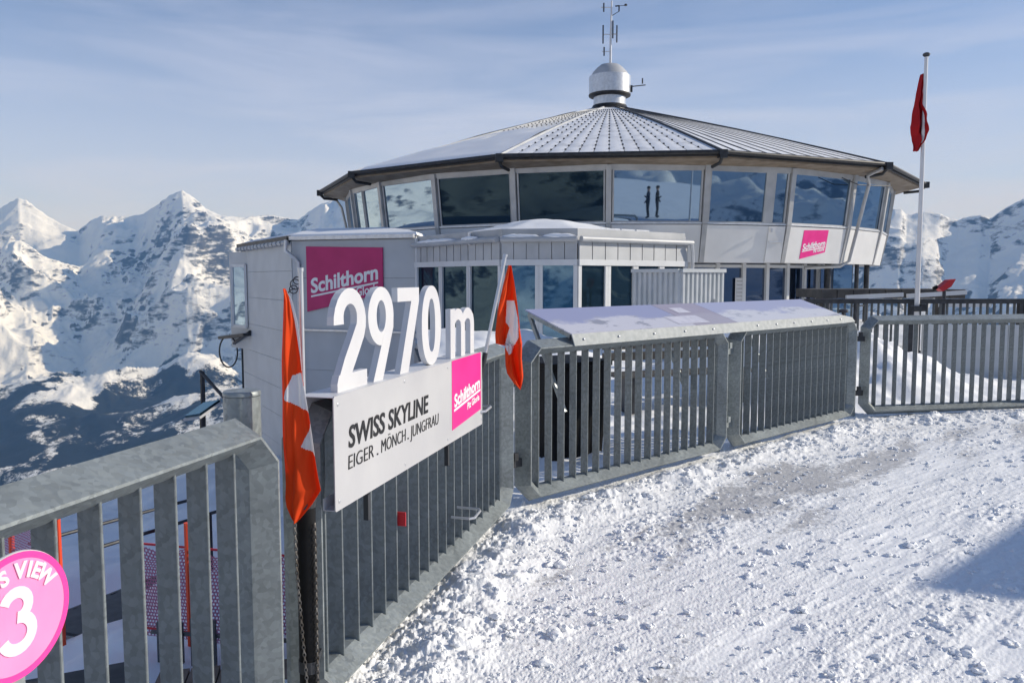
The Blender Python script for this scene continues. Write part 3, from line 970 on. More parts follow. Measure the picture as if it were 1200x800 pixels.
# ================================================================ FLAGS AND POLES AT THE BOARD
def flag_material(name, img_polys):
    """red cloth; the white cross is a vertex mask on the cloth itself"""
    m = mat(name, (0.80, 0.045, 0.012), 0.75, 0, 0.2)
    b = m.node_tree.nodes['Principled BSDF']
    a = N(m, 'ShaderNodeAttribute', attribute_name='cross')
    r = N(m, 'ShaderNodeMapRange'); r.inputs['From Min'].default_value = 0.4; r.inputs['From Max'].default_value = 0.6
    L(m, a.outputs['Fac'], r.inputs['Value'])
    c = N(m, 'ShaderNodeMix', data_type='RGBA'); c.inputs['A'].default_value = (*img_polys, 1); c.inputs['B'].default_value = (0.80, 0.80, 0.82, 1)
    L(m, r.outputs['Result'], c.inputs['Factor']); L(m, c.outputs['Result'], b.inputs['Base Color'])
    t = N(m, 'ShaderNodeBsdfTranslucent'); L(m, c.outputs['Result'], t.inputs['Color'])
    ms = N(m, 'ShaderNodeMixShader', Fac=0.35)
    o = m.node_tree.nodes['Material Output']
    L(m, b.outputs['BSDF'], ms.inputs[1]); L(m, t.outputs['BSDF'], ms.inputs[2]); L(m, ms.outputs['Shader'], o.inputs['Surface'])
    tc = N(m, 'ShaderNodeTexCoord'); n = N(m, 'ShaderNodeTexNoise', Scale=380, Detail=2); bp = N(m, 'ShaderNodeBump', Strength=0.12, Distance=0.001)
    L(m, tc.outputs['Object'], n.inputs['Vector']); L(m, n.outputs['Fac'], bp.inputs['Height']); L(m, bp.outputs['Normal'], b.inputs['Normal'])
    return m


def inside(x, z, poly):
    r = np.zeros(x.shape, bool); n = len(poly); j = n - 1
    for i in range(n):
        xi, zi = poly[i]; xj, zj = poly[j]
        c = ((zi > z) != (zj > z)) & (x < (xj - xi) * (z - zi) / (zj - zi + 1e-12) + xi)
        r ^= c; j = i
    return r


def cloth(name, left, right, cross, depth, folds, material, nz=150, nx=70, phase=0.0, amp0=0.25):
    """hanging cloth: left/right outline as [(z,x)], folds along the width; cross polygons in (x,z)"""
    lz = np.array(sorted(left)); rz = np.array(sorted(right))
    z0 = max(lz[0, 0], rz[0, 0]); z1 = min(lz[-1, 0], rz[-1, 0])
    zz = np.linspace(z1, z0, nz)
    A = np.interp(zz, lz[:, 0], lz[:, 1]); B = np.interp(zz, rz[:, 0], rz[:, 1])
    c = np.linspace(0, 1, nx)
    C, Z = np.meshgrid(c, zz)
    X = A[:, None] * (1 - C) + B[:, None] * C
    T = (z1 - Z) / (z1 - z0)
    Wd = (B - A)[:, None] / max(1e-6, (B - A).max())
    Y = depth * (amp0 + (1 - amp0) * Wd) * (0.14 * np.sin(C * 23 + T * 9 + phase) * (0.4 + 0.6 * np.sin(T * 6.0 + C * 2) ** 2) + 0.10 * np.sin(T * 31 + C * 11) * C * (1 - C) * 4 + np.sin(C * folds * math.pi * 2 + phase + 1.6 * np.sin(T * 3.1)) * 0.5 + 0.18 * np.sin(C * folds * 9.3 + T * 5 + phase) + 0.10 * np.sin(T * 17 + C * 4))
    cr = np.zeros(X.shape, bool)
    for p in cross: cr |= inside(X, Z, p)
    m, used = grid_mesh(name, np.stack([X, Y, Z], -1).reshape(-1, 3), nz, nx, None, material)
    add_attr(m, 'cross', cr.reshape(-1)[used].astype(float))
    return m


M_flag = flag_material('red_flag_cloth', (0.86, 0.085, 0.014))
M_flag2 = flag_material('deep_red_flag_cloth', (0.50, 0.015, 0.02))

# left pole: black socket tube with a thin aluminium stick
pf = on('a', -0.155, 0, 0.012)
pole = empty('flag_pole', (pf.x, pf.y, 0), 0, 'thin silver flag pole in a black tube left of the 2970 m board', 'flag pole', 'flag poles beside the board')
mb = MB(); mb.tube([(0, 0, 0.02), (0, 0, 0.96)], 0.031, 20); mb.build('socket_tube', M_black, pole, True)
mb = MB(); mb.tube([(0, 0, 0.90), (0.0, 0, 1.592)], 0.0075, 12); mb.tube([(0, 0, 1.588), (0, 0, 1.600)], 0.0095, 12); mb.build('stick', M_alu, pole, True)
for z in (0.30, 0.85):
    mb = MB(); mb.box((-0.005, 0.05, z), (0.05, 0.09, 0.02)); mb.tube([(0, 0, z - .02), (0, 0, z + .02)], 0.034, 16)
    mb.build('holder', M_dark, pole)
# the flag, as wide as it hangs: outline measured in metres from the pole (x to the right, z up)
PX = 2.47 / 925.0
def fl(px, py, x0=354.5, dist=2.47):
    return ((px - x0) * dist / 925.0, EYE + (325 - py) / 925.0 * dist * 1.003)
def outline(pts, **k): return [(fl(a, b, **k)[1], fl(a, b, **k)[0]) for a, b in pts]
Lf = outline([(336.5, 338), (333, 370), (331, 420), (330.5, 480), (331, 540), (331, 588), (333, 598), (340, 612), (344, 617)])
Rf = outline([(338.5, 338), (347, 352), (352, 375), (355, 405), (357, 440), (362, 470), (367, 505), (371, 535), (376, 570), (377, 576), (365, 594), (350, 612), (344.5, 617)])
X1 = [[fl(a, b) for a, b in ((345, 440), (356, 436), (365, 484), (335, 467))], [fl(a, b) for a, b in ((366, 497), (378, 505), (378, 538), (352.5, 525))],
      [fl(a, b) for a, b in ((339, 336), (350, 345), (362, 420), (362, 470), (357.5, 440), (350, 385), (344, 352))]]
m = cloth('flag', Lf, Rf, X1, 0.034, 1.2, M_flag, 220, 110, 0.6)
fo = link('flag', m, None, (pf.x + 0.002, pf.y - 0.044, 0), (0, 0, R(-8)))
fo.modifiers.new('thickness', 'SOLIDIFY').thickness = 0.0012
tag(fo, 'limp red flag with white cross left of the 2970 m board', 'flag', 'flags beside the board')
# clip ring and cord at the top of the stick
mb = MB()
for k, (zc, rr_) in enumerate(((1.560, 0.012), (1.548, 0.016), (1.532, 0.013))):
    mb.tube([(-0.012 - 0.006 * k + rr_ * math.cos(t), 0.0, zc + rr_ * math.sin(t)) for t in np.linspace(0, 2 * math.pi, 13)], 0.0018, 6)
mb.tube([(-0.02, 0, 1.535), (-0.032, -0.008, 1.53), (-0.04, -0.02, 1.515)], 0.002, 6)
mb.build('clip', M_dark, pole, True)

# chain hanging below the flag
def chain_mesh(pts, link_len=0.017, r=0.0017):
    mb = MB(); P_ = [Vector(p) for p in pts]
    seg = []; 
    for a, b in zip(P_[:-1], P_[1:]):
        n = max(1, int((b - a).length / (link_len * 0.72)))
        for i in range(n): seg.append((a.lerp(b, (i + 0.5) / n), (b - a).normalized()))
    for i, (c, d) in enumerate(seg):
        s_ = Vector((1, 0, 0)) if i % 2 else Vector((0, 1, 0))
        s_ = (s_ - d * s_.dot(d)).normalized()
        ring = [c + d * (link_len * 0.5 * math.cos(t)) + s_ * (link_len * 0.27 * math.sin(t)) for t in np.linspace(0, 2 * math.pi, 9)]
        mb.tube(ring, r, 5, False)
    return mb
cb = pf
mb = chain_mesh([(cb.x - 0.026, cb.y - 0.04, 0.80), (cb.x - 0.020, cb.y - 0.045, 0.62), (cb.x - 0.006, cb.y - 0.045, 0.40), (cb.x + 0.004, cb.y - 0.045, 0.26), (cb.x + 0.004, cb.y - 0.045, 0.08)])
tag(mb.build('chain', M_chain, None, True), 'thin rusty chain hanging from the left flag past the black tube', 'chain', 'chains at the flag pole')
mb = chain_mesh([(cb.x + 0.034, cb.y - 0.02, 0.78), (cb.x + 0.034, cb.y - 0.02, 0.45), (cb.x + 0.033, cb.y - 0.022, 0.08)])
tag(mb.build('chain', M_chain, None, True), 'thin straight chain along the right side of the black tube', 'chain', 'chains at the flag pole')

# right pole, leaning
pr0 = on('a', 1.66, 1.03, 0.04); pr1 = on('a', 1.73, 1.692, 0.04) + Vector((0.118, 0.02, 0))
pole2 = empty('flag_pole', pr0, 0, 'leaning silver flag pole at the right end of the 2970 m board', 'flag pole', 'flag poles beside the board')
dv = pr1 - pr0
mb = MB(); mb.tube([(0, 0, 0), dv], 0.0095, 12); mb.tube([dv * 0.985, dv * 1.005], 0.012, 12); mb.build('stick', M_alu, pole2, True)
mb = MB(); mb.tube([dv * -0.02, dv * 0.2], 0.0135, 12); mb.build('holder', M_dark, pole2)
D2 = 4.34
k2 = dict(x0=590, dist=D2)
Lf = outline([(594.5, 311), (588, 335), (582, 360), (578.5, 392), (579, 402), (590, 404.5), (591, 428), (593, 438), (601, 450), (608, 457)], **k2)
Rf = outline([(597.5, 311), (601, 330), (604.5, 355), (607, 385), (610, 402), (609.5, 420), (611.5, 441), (610.5, 450), (608.6, 457)], **k2)
X2 = [[fl(a, b, **k2) for a, b in ((593, 352), (601, 352), (605, 372), (606, 395), (598, 414), (594.5, 416), (590, 405), (593, 392), (596, 384), (591.5, 378))]]
m = cloth('flag', Lf, Rf, X2, 0.075, 1.35, M_flag, 170, 80, 2.2)
fo = link('flag', m, None, (-0.040, 4.36, 0), (0, 0, R(4)))
fo.modifiers.new('thickness', 'SOLIDIFY').thickness = 0.0012
tag(fo, 'limp red flag with white cross right of the 2970 m board', 'flag', 'flags beside the board')

# ================================================================ ROUND PINK SIGN
dp = on('a', -1.278, 0.947, 0.055)
disc = empty('round_sign', dp, R(75), 'round pink sign with pale figure 3 at the lower left edge', 'sign')
rd_ = 0.120
mb = MB(); mb.lathe([(rd_ * 0.992, -0.004), (rd_, -0.002), (rd_, 0.002), (rd_ * 0.992, 0.004)], 72)
o = mb.build('plate', M_white, disc, True); o.rotation_euler = (R(90), 0, 0)
mb = MB(); ring_prism(mb, ell(0, 0, rd_ * 0.985, rd_ * 0.985, 72), ell(0, 0, rd_ * 0.885, rd_ * 0.885, 72), -0.0065, -0.003); mb.build('rim', M_discrim, disc)
mb = MB(); poly_prism(mb, ell(0, 0, rd_ * 0.884, rd_ * 0.884, 72), -0.0060, -0.003); mb.build('field', M_disc, disc)
# figure 3 as one stroke
pts = []; 
for k in range(15):
    t = R(160 - k * (160 + 80) / 14); pts.append((-0.003 + 0.0265 * math.cos(t), 0.022 + 0.0245 * math.sin(t)))
mb = MB(); ribbon(mb, stroke_path(pts, 0.021), -0.0080, -0.0055)
pts = []
for k in range(17):
    t = R(88 - k * (88 + 165) / 16); pts.append((-0.003 + 0.0315 * math.cos(t), -0.030 + 0.0295 * math.sin(t)))
ribbon(mb, stroke_path(pts, 0.022), -0.0083, -0.0053)
mb.build('figure', M_paletext, disc)['label'] = 'pale pink figure 3'
for ch, ang, in (('S', 108), ('V', 84), ('I', 70), ('E', 58), ('W', 40)):
    m, (x0, x1) = text_mesh('arc_letter', ch, 0.040, M_paletext, 0.0012, 0.0015)
    a = R(ang); rad = rd_ * 0.60
    for v in m.vertices:
        x = v.co.x - (x0 + x1) / 2; y = v.co.y; dd = v.co.z
        th = a - math.pi / 2
        v.co = (rad * math.cos(a) + x * math.cos(th) - y * math.sin(th), -0.0075 - dd, rad * math.sin(a) + x * math.sin(th) + y * math.cos(th))
    m.update(); link('arc_letter', m, disc)
mb = MB(); mb.box((0.0, 0.012, -0.16), (0.045, 0.008, 0.34)); mb.build('stem', M_galv, disc)

# ================================================================ PANORAMA TABLE ON THE RAILING
pt = on('b', 0, 0, 0)
ptab = empty('panorama_table', (pt.x, pt.y, 0), R(42.4), 'long sloping panorama table with snowy mountain prints on the railing', 'information board')
TS0, TS1 = 0.315, 4.42
mb = MB(); mb.prism([(TS0, -0.012, 1.098), (TS1, -0.012, 1.098), (TS1, 0.018, 1.178), (TS0, 0.018, 1.178)], [(TS0, -0.003, 1.096), (TS1, -0.003, 1.096), (TS1, 0.027, 1.176), (TS0, 0.027, 1.176)])
mb.build('fascia', M_fascia, ptab)
mb = MB(); mb.prism([(4.42, -0.012, 1.098), (4.66, -0.010, 1.104), (4.64, 0.02, 1.150), (4.42, 0.018, 1.178)], [(4.42, 0.0, 1.096), (4.66, 0.0, 1.102), (4.64, 0.03, 1.148), (4.42, 0.027, 1.176)]); mb.build('fascia_end', M_fascia, ptab)
bolt = MB(); bolt.lathe([(0.009, 0), (0.009, 0.005), (0.004, 0.008)], 10); BOLT = bolt.mesh('bolt', M_alu, True)
for sx in (0.42, 0.80, 1.22, 1.62, 2.02, 2.72, 3.05, 3.38, 3.72, 4.05, 4.34):
    link('bolt', BOLT, ptab, (sx, 0.001, 1.140), (R(69), 0, 0))


def print_mat(name, sky_c, snow_c, rock_c, seed, split=0.25, rocky=0.5):
    """printed panorama: faded sky above, snowy ground below, grey rock patches"""
    m = mat(name, sky_c, 0.4)
    b = m.node_tree.nodes['Principled BSDF']
    tc = N(m, 'ShaderNodeTexCoord'); mp = N(m, 'ShaderNodeMapping'); mp.inputs['Location'].default_value = (seed, seed * .3, 0); mp.inputs['Scale'].default_value = (1.0, 2.4, 1)
    n = N(m, 'ShaderNodeTexNoise', Scale=2.2, Detail=8, Roughness=0.6)
    L(m, tc.outputs['Object'], mp.inputs['Vector']); L(m, mp.outputs['Vector'], n.inputs['Vector'])
    sp_ = N(m, 'ShaderNodeSeparateXYZ'); L(m, tc.outputs['Object'], sp_.inputs['Vector'])
    ad = N(m, 'ShaderNodeMath', operation='MULTIPLY_ADD'); ad.inputs[1].default_value = 0.75; L(m, n.outputs['Fac'], ad.inputs[0]); L(m, sp_.outputs['Y'], ad.inputs[2])
    r1 = N(m, 'ShaderNodeMapRange'); r1.inputs['From Min'].default_value = split + 0.33; r1.inputs['From Max'].default_value = split + 0.41; L(m, ad.outputs['Value'], r1.inputs['Value'])
    c1 = N(m, 'ShaderNodeMix', data_type='RGBA'); c1.inputs['A'].default_value = (*snow_c, 1); c1.inputs['B'].default_value = (*sky_c, 1); L(m, r1.outputs['Result'], c1.inputs['Factor'])
    n2 = N(m, 'ShaderNodeTexNoise', Scale=3.1, Detail=8, Roughness=0.65); L(m, mp.outputs['Vector'], n2.inputs['Vector'])
    r2 = N(m, 'ShaderNodeMapRange'); r2.inputs['From Min'].default_value = rocky; r2.inputs['From Max'].default_value = rocky + .06; r2.inputs['To Max'].default_value = 0.8; L(m, n2.outputs['Fac'], r2.inputs['Value'])
    iv = N(m, 'ShaderNodeMath', operation='SUBTRACT'); iv.inputs[0].default_value = 1.0; L(m, r1.outputs['Result'], iv.inputs[1])
    ml = N(m, 'ShaderNodeMath', operation='MULTIPLY'); L(m, r2.outputs['Result'], ml.inputs[0]); L(m, iv.outputs['Value'], ml.inputs[1])
    c2 = N(m, 'ShaderNodeMix', data_type='RGBA'); c2.inputs['B'].default_value = (*rock_c, 1); L(m, c1.outputs['Result'], c2.inputs['A']); L(m, ml.outputs['Value'], c2.inputs['Factor'])
    L(m, c2.outputs['Result'], b.inputs['Base Color'])
    return m


M_pr1 = print_mat('faded_panorama_print', (0.31, 0.33, 0.50), (0.57, 0.57, 0.64), (0.22, 0.23, 0.29), 1.0, 0.24, 0.52)
M_pr2 = print_mat('mauve_text_print', (0.35, 0.32, 0.40), (0.39, 0.37, 0.44), (0.28, 0.26, 0.33), 5.0, 0.3, 0.56)
M_pr3 = print_mat('faded_panorama_print_right', (0.38, 0.40, 0.56), (0.60, 0.61, 0.67), (0.32, 0.34, 0.41), 9.0, 0.25, 0.55)
def slope_pt(s, t): return (s, 0.020 + 0.47 * t, 1.180 + 0.155 * t)
for (s0, s1, mm_, lab) in ((TS0, 1.80, M_pr1, 'faded blue panorama print with grey patch'), (1.806, 2.42, M_pr2, 'mauve print panel with pale boxes'), (2.426, TS1, M_pr3, 'pale snowy panorama print')):
    mb = MB()
    a, b, c, d_ = slope_pt(s0, 0), slope_pt(s1, 0), slope_pt(s1, 1), slope_pt(s0, 1)
    lo = lambda p: (p[0], p[1] + 0.003, p[2] - 0.008)
    mb.prism([lo(a), lo(b), lo(c), lo(d_)], [a, b, c, d_])
    mb.build('print_panel', mm_, ptab)['label'] = lab
mb = MB(); nrm = Vector((0, -0.155, 0.47)).normalized()
for (s0, s1, t0, t1) in ((1.62, 2.06, 0.08, 0.42), (1.92, 2.10, 0.55, 0.8)):
    q = [Vector(slope_pt(s, t)) + nrm * 0.002 for s, t in ((s0, t0), (s1, t0), (s1, t1), (s0, t1))]
    mb.add(q, [(0, 1, 2, 3)])
mb.build('printed_box', noisy('pale_print_box', (0.55, 0.54, 0.62), (0.66, 0.65, 0.72), 20, 0.4), ptab)
for s in (TS0 + 0.02, 1.80, 3.1, TS1 - 0.02):
    a, c = Vector(slope_pt(s, 0.05)), Vector(slope_pt(s, 0.95))
    mb = MB(); mb.bar(a - Vector((0, 0, 0.025)), c - Vector((0, 0, 0.025)), 0.03, 0.03); mb.bar(c - Vector((0, 0, 0.03)), (s, 0.10, 0.62), 0.025)
    mb.build('support_arm', M_galv, ptab)
# small dark fitting at the right end of the table
q = on('b', 4.52, 1.20, -0.06)
mb = MB(); mb.lathe([(0.045, 0), (0.05, 0.01), (0.048, 0.03), (0.02, 0.04)], 16); mb.tube([(0, 0, -0.12), (0, 0, 0.01)], 0.015, 10)
tag(mb.build('rail_fitting', M_dark, None, True, q), 'small dark round fitting at the right end of the panorama table', 'fitting')


# ================================================================ REVOLVING RESTAURANT
CX, CY = 4.133, 34.151
FACE = R(6.9)                  # bearing of the axis from the deck


def ring_pt(th, r, z):
    """th degrees, 0 = towards the deck, positive to the right; local to the tower axis"""
    a = R(th)
    ux, uy = -math.sin(FACE), -math.cos(FACE)         # towards deck
    rx, ry = math.cos(FACE), -math.sin(FACE)          # right as seen from deck
    return Vector(((ux * math.cos(a) + rx * math.sin(a)) * r, (uy * math.cos(a) + ry * math.sin(a)) * r, z))


tower = empty('revolving_restaurant', (CX, CY, 0), 0, 'round mountaintop restaurant with leaning windows under a snowy twelve sided roof', 'building')
RE, ZE = 12.0, 5.06
ZA, RA = 8.55, 0.95
VIS = {-3, -2, -1, 0, 1, 2, 3}


def roof_z(f):    # f 0 eave .. 1 apex, slightly hollow
    return ZE + (ZA - ZE) * (f + 0.0 * f) + 0.07 * math.sin(math.pi * f) 


seam_mb = {}
for k in range(-6, 6):
    t0, t1 = 30 * k - 15, 30 * k + 15
    e0, e1 = ring_pt(t0, RE, ZE), ring_pt(t1, RE, ZE)
    a0, a1 = ring_pt(t0, RA, ZA), ring_pt(t1, RA, ZA)
    def sp(u, f, dz=0.0):
        p = e0.lerp(e1, u).lerp(a0.lerp(a1, u), f)
        return Vector((p.x, p.y, roof_z(f) + dz))
    NS = (14 if k < 1 else 11) if k in VIS else 4
    NF = 6
    for i in range(NS):
        u0, u1 = i / NS, (i + 1) / NS
        g = 0.0015
        mb = MB()
        vs = []
        for j in range(NF + 1):
            f = j / NF
            for uu in (u0 + g * (1 - .8 * f), (u0 * 2 + u1) / 3, (u0 + u1 * 2) / 3, u1 - g * (1 - .8 * f)):
                crown = 0.012 if uu not in (u0 + g * (1 - .8 * f), u1 - g * (1 - .8 * f)) else 0
                vs.append(sp(uu, f, crown + 0.006 * random.random()))
        fs = []
        for j in range(NF):
            for q in range(3):
                fs.append((j * 4 + q, j * 4 + q + 1, j * 4 + q + 5, j * 4 + q + 4))
        mb.add(vs, fs)
        mb.build('roof_panel', M_roof, tower, True)
    if k in VIS:
        mb = MB()
        for i in range(1, NS if k != 0 else 1):
            pts = [sp(i / NS, j / 5, 0.02) for j in range(6)]
            for a, b in zip(pts[:-1], pts[1:]): mb.bar(a, b, 0.045 if k >= 1 else 0.02, 0.012)
        if mb.v: mb.build('standing_seams', M_blackmetal if k >= 1 else M_zinc, tower)['kind'] = 'stuff'
        mb = MB()
        for i in range(1, NS):
            for j in range(1, 17 if k in (0, -1) else 1):
                f = j / 18
                p = sp(i / NS, f, 0.05)
                if k == -1 and f < 0.55: continue
                mb.box(p - Vector((0, 0, .03)), (0.05, 0.045, 0.04), FACE)
        if mb.v: mb.build('snow_guards', M_dark, tower)['kind'] = 'stuff'
    # hip
    mb = MB()
    pts = [sp(1.0, j / 6, 0.03) for j in range(7)]
    for a, b in zip(pts[:-1], pts[1:]): mb.bar(a, b, 0.07, 0.05)
    mb.build('hip_cap', M_blackmetal if k >= 0 else M_zinc, tower)
    # eave: gutter, fascia, soffit
    g0, g1 = ring_pt(t0, RE + 0.06, ZE - 0.02), ring_pt(t1, RE + 0.06, ZE - 0.02)
    mb = MB(); mb.tube([g0, g1], 0.06, 10); mb.bar(ring_pt(t0, RE - 0.04, ZE - 0.07), ring_pt(t1, RE - 0.04, ZE - 0.07), 0.05, 0.10); mb.build('gutter', M_blackmetal, tower)
    mb = MB()
    mb.prism([ring_pt(t0, RE - 0.10, ZE - 0.17), ring_pt(t1, RE - 0.10, ZE - 0.17), ring_pt(t1, 11.0, 4.80), ring_pt(t0, 11.0, 4.80)],
             [ring_pt(t0, RE - 0.10, ZE - 0.10), ring_pt(t1, RE - 0.10, ZE - 0.10), ring_pt(t1, 11.0, 4.9), ring_pt(t0, 11.0, 4.9)])
    mb.build('soffit', M_soffit, tower)
    mb = MB(); mb.box(ring_pt(t1, RE + 0.06, ZE - 0.08), (0.22, 0.22, 0.22), FACE); mb.tube([ring_pt(t1, RE + 0.04, ZE - 0.15), ring_pt(t1, RE - 0.1, ZE - 0.30), ring_pt(t1, 11.35, 4.72)], 0.05, 8); mb.build('gutter_outlet', M_blackmetal, tower)
# wind-blown snow covering the left side of the roof
for k in (-3, -2, -1):
    t0, t1 = 30 * k - 15, 30 * k + 15
    e0, e1 = ring_pt(t0, RE - 0.05, ZE), ring_pt(t1, RE - 0.05, ZE); a0, a1 = ring_pt(t0, RA, ZA), ring_pt(t1, RA, ZA)
    nu, nf = 30, 40
    VV = []
    for j in range(nf + 1):
        f = j / nf * (0.92 if k < -1 else 0.75)
        for i in range(nu + 1):
            p = e0.lerp(e1, i / nu).lerp(a0.lerp(a1, i / nu), f)
            n = mnoise.fractal(Vector((p.x * 0.35, p.y * 0.35, 3.3)), 1, 2, 4)
            cov = 0.09 + 0.05 * n
            edge = min(1, j / 2.0)
            if k == -1:
                cov = cov * max(-0.6, min(1, (0.56 - f) * 5 + n * 0.9))
            VV.append((p.x, p.y, roof_z(f) + max(-0.06, cov) * edge + 0.004))
    m, u_ = grid_mesh('roof_snow', np.array(VV), nf + 1, nu + 1, None, M_snow2)
    link('roof_snow', m, tower)['kind'] = 'stuff'
# cupola
mb = MB(); mb.lathe([(1.15, 8.44), (0.95, 8.56), (0.74, 8.74), (0.72, 8.80)], 24); mb.build('cupola_flashing', M_blackmetal, tower, True)
mb = MB(); mb.lathe([(0.68, 8.70), (0.68, 9.26), (0.6, 9.27)], 40); mb.build('cupola_neck', M_alu, tower, True)
mb = MB(); mb.lathe([(0.72, 9.14), (0.88, 9.20), (0.89, 9.26), (0.7, 9.27)], 40); mb.build('cupola_skirt', M_blackmetal, tower, True)
mb = MB(); mb.lathe([(0.86, 9.262), (0.875, 9.27), (0.875, 10.0), (0.85, 10.01)], 40); mb.build('cupola_drum', M_alu, tower, True)
mb = MB(); mb.lathe([(0.82, 10.005), (0.72, 10.18), (0.55, 10.36), (0.40, 10.48), (0.2, 10.52), (0.02, 10.53)], 40); mb.build('cupola_dome', M_zinc, tower, True)
mast = empty('antenna_mast', (CX + 0.02, CY, 10.5), 0, 'slim white antenna mast with dipoles on top of the roof cupola', 'antenna')
mb = MB(); mb.tube([(0, 0, 0), (0, 0, 1.2), (0.03, 0, 2.62)], [0.05, 0.045, 0.03], 12); mb.build('pole', M_white, mast, True)
for (z, x0, x1, dl, xs_) in ((2.35, -0.42, 0.0, 0.36, -0.30), (1.25, -0.32, 0.28, 0.75, -0.32), (1.27, 0, 0.28, 0.70, 0.26), (1.45, 0, 0.12, 0.72, 0.09), (0.55, -0.36, 0, 0.36, -0.27)):
    mb = MB(); mb.tube([(x0, 0, z), (x1, 0, z)], 0.018, 8); mb.build('arm', M_alu, mast)
    mb = MB(); mb.tube([(xs_, 0, z - dl / 2), (xs_, 0, z + dl / 2)], 0.030, 8); mb.build('dipole', M_dark, mast)
mb = MB(); mb.tube([(0.03, 0, 2.0), (0.22, 0, 2.12), (0.36, 0, 2.2)], 0.014, 8); mb.tube([(0.18, 0, 2.40), (0.36, 0, 2.42)], 0.03, 8); mb.tube([(0.34, 0, 2.2), (0.34, 0, 2.42)], 0.03, 8); mb.lathe([(0.06, 2.42), (0.07, 2.46), (0.02, 2.5)], 10, (0.62, 0, 0)); mb.tube([(0.36, 0, 2.41), (0.62, 0, 2.44)], 0.012, 6); mb.build('wind_gauge', M_dark, mast)
mb = MB(); mb.tube([(0.85, -0.1, -0.92), (1.45, -0.3, -0.90)], 0.022, 8); mb.tube([(1.32, -0.27, -0.84), (1.32, -0.27, -0.62)], 0.03, 8); mb.box((0.88, -0.15, -1.02), (0.08, 0.08, 0.28)); mb.build('side_arm', M_dark, mast)

# drum: 24 bays, each a leaning window over a parapet
RT, RS, RB = 10.99, 10.80, 10.60
ZH, ZS, ZP = 4.76, 3.15, 2.02


def bay_frame(t0, t1):
    """axes on the leaning plane of a bay"""
    return ring_pt(t0, RS, ZS), ring_pt(t1, RS, ZS), ring_pt(t0, RT, ZH), ring_pt(t1, RT, ZH)


def panel(mb, a, b, c, d_, th, inset=0.0):
    """a,b bottom; d_,c top; thickness th outward"""
    n = ((b - a).cross(d_ - a)).normalized()
    mb.prism([a - n * inset, b - n * inset, c - n * inset, d_ - n * inset], [a + n * (th - inset), b + n * (th - inset), c + n * (th - inset), d_ + n * (th - inset)])


for k in range(24):
    t0 = -180 + 15 * k; t1 = t0 + 15
    front = -100 < t0 < 90
    s0, s1, h0, h1 = bay_frame(t0, t1)
    e = lambda u, v: s0.lerp(s1, u).lerp(h0.lerp(h1, u), v)
    m0, m1 = 0.045, 0.955
    split = (abs(t0 - 15) < 1) or (abs(t0 + 60) < 1)
    spans = [(m0, m1)] if not split else ([(m0, 0.70), (0.80, m1)] if t0 > 0 else [(m0, 0.36), (0.40, m1)])
    for (ua, ub) in spans:
        mb = MB(); panel(mb, e(ua, 0.03), e(ub, 0.03), e(ub, 0.955), e(ua, 0.955), 0.03, 0.05)
        gm = M_glassd if t0 in (-15, -30) else M_glass  # darker glass in two bays stands in for their dark reflections
        w = mb.build('window', gm, tower)
        if front:
            mb = MB()
            for (p, q) in ((e(ua, 0.03), e(ub, 0.03)), (e(ua, 0.955), e(ub, 0.955)), (e(ua, 0.03), e(ua, 0.955)), (e(ub, 0.03), e(ub, 0.955))):
                mb.bar(p, q, 0.05, 0.05)
            mb.build('window_frame', M_post, w)
    if split and t0 > 0:
        for (ua, ub) in ((0.70, 0.80),):
            mb = MB(); panel(mb, e(ua + .004, 0), e(ub - .004, 0), e(ub - .004, 1), e(ua + .004, 1), 0.05, 0.02); mb.build('door_jamb', M_post, tower)
    # head rail and sill
    mb = MB(); panel(mb, e(0, 0.955), e(1, 0.955), e(1, 1.05), e(0, 1.05), 0.07, 0.03); mb.build('head_rail', M_post, tower)
    mb = MB(); mb.bar(e(0, 0.0) + Vector((0, 0, 0.01)), e(1, 0.0) + Vector((0, 0, 0.01)), 0.13, 0.05); mb.build('sill', M_alu, tower)
    # post at t1
    mb = MB()
    pa, pb_ = ring_pt(t1, RB - 0.02, ZP + 0.02), ring_pt(t1, RT + 0.02, ZH + 0.06)
    mb.bar(pa, ring_pt(t1, RS + .02, ZS), 0.15, 0.15, ring_pt(t1, 1, 0)); mb.bar(ring_pt(t1, RS + .02, ZS), pb_, 0.16, 0.15, ring_pt(t1, 1, 0)); mb.build('post', M_post, tower)
    # parapet
    b0, b1 = ring_pt(t0, RB, ZP), ring_pt(t1, RB, ZP)
    mb = MB(); panel(mb, b0.lerp(b1, 0.03), b0.lerp(b1, 0.97), s0.lerp(s1, 0.97) - Vector((0, 0, .03)), s0.lerp(s1, 0.03) - Vector((0, 0, .03)), 0.05, 0.01); mb.build('parapet_panel', M_parapet, tower)
    # underside
    mb = MB(); mb.prism([b0, b1, ring_pt(t1, 8.9, ZP), ring_pt(t0, 8.9, ZP)], [b0 + Vector((0, 0, .08)), b1 + Vector((0, 0, .08)), ring_pt(t1, 8.9, ZP + .08), ring_pt(t0, 8.9, ZP + .08)]); mb.build('drum_soffit', M_post, tower)
# drum core, closing the view through the roof edge
mb = MB(); mb.lathe([(10.0, 2.1), (10.3, 4.86), (9.8, 4.9)], 24); mb.build('core_wall', M_dark, tower)
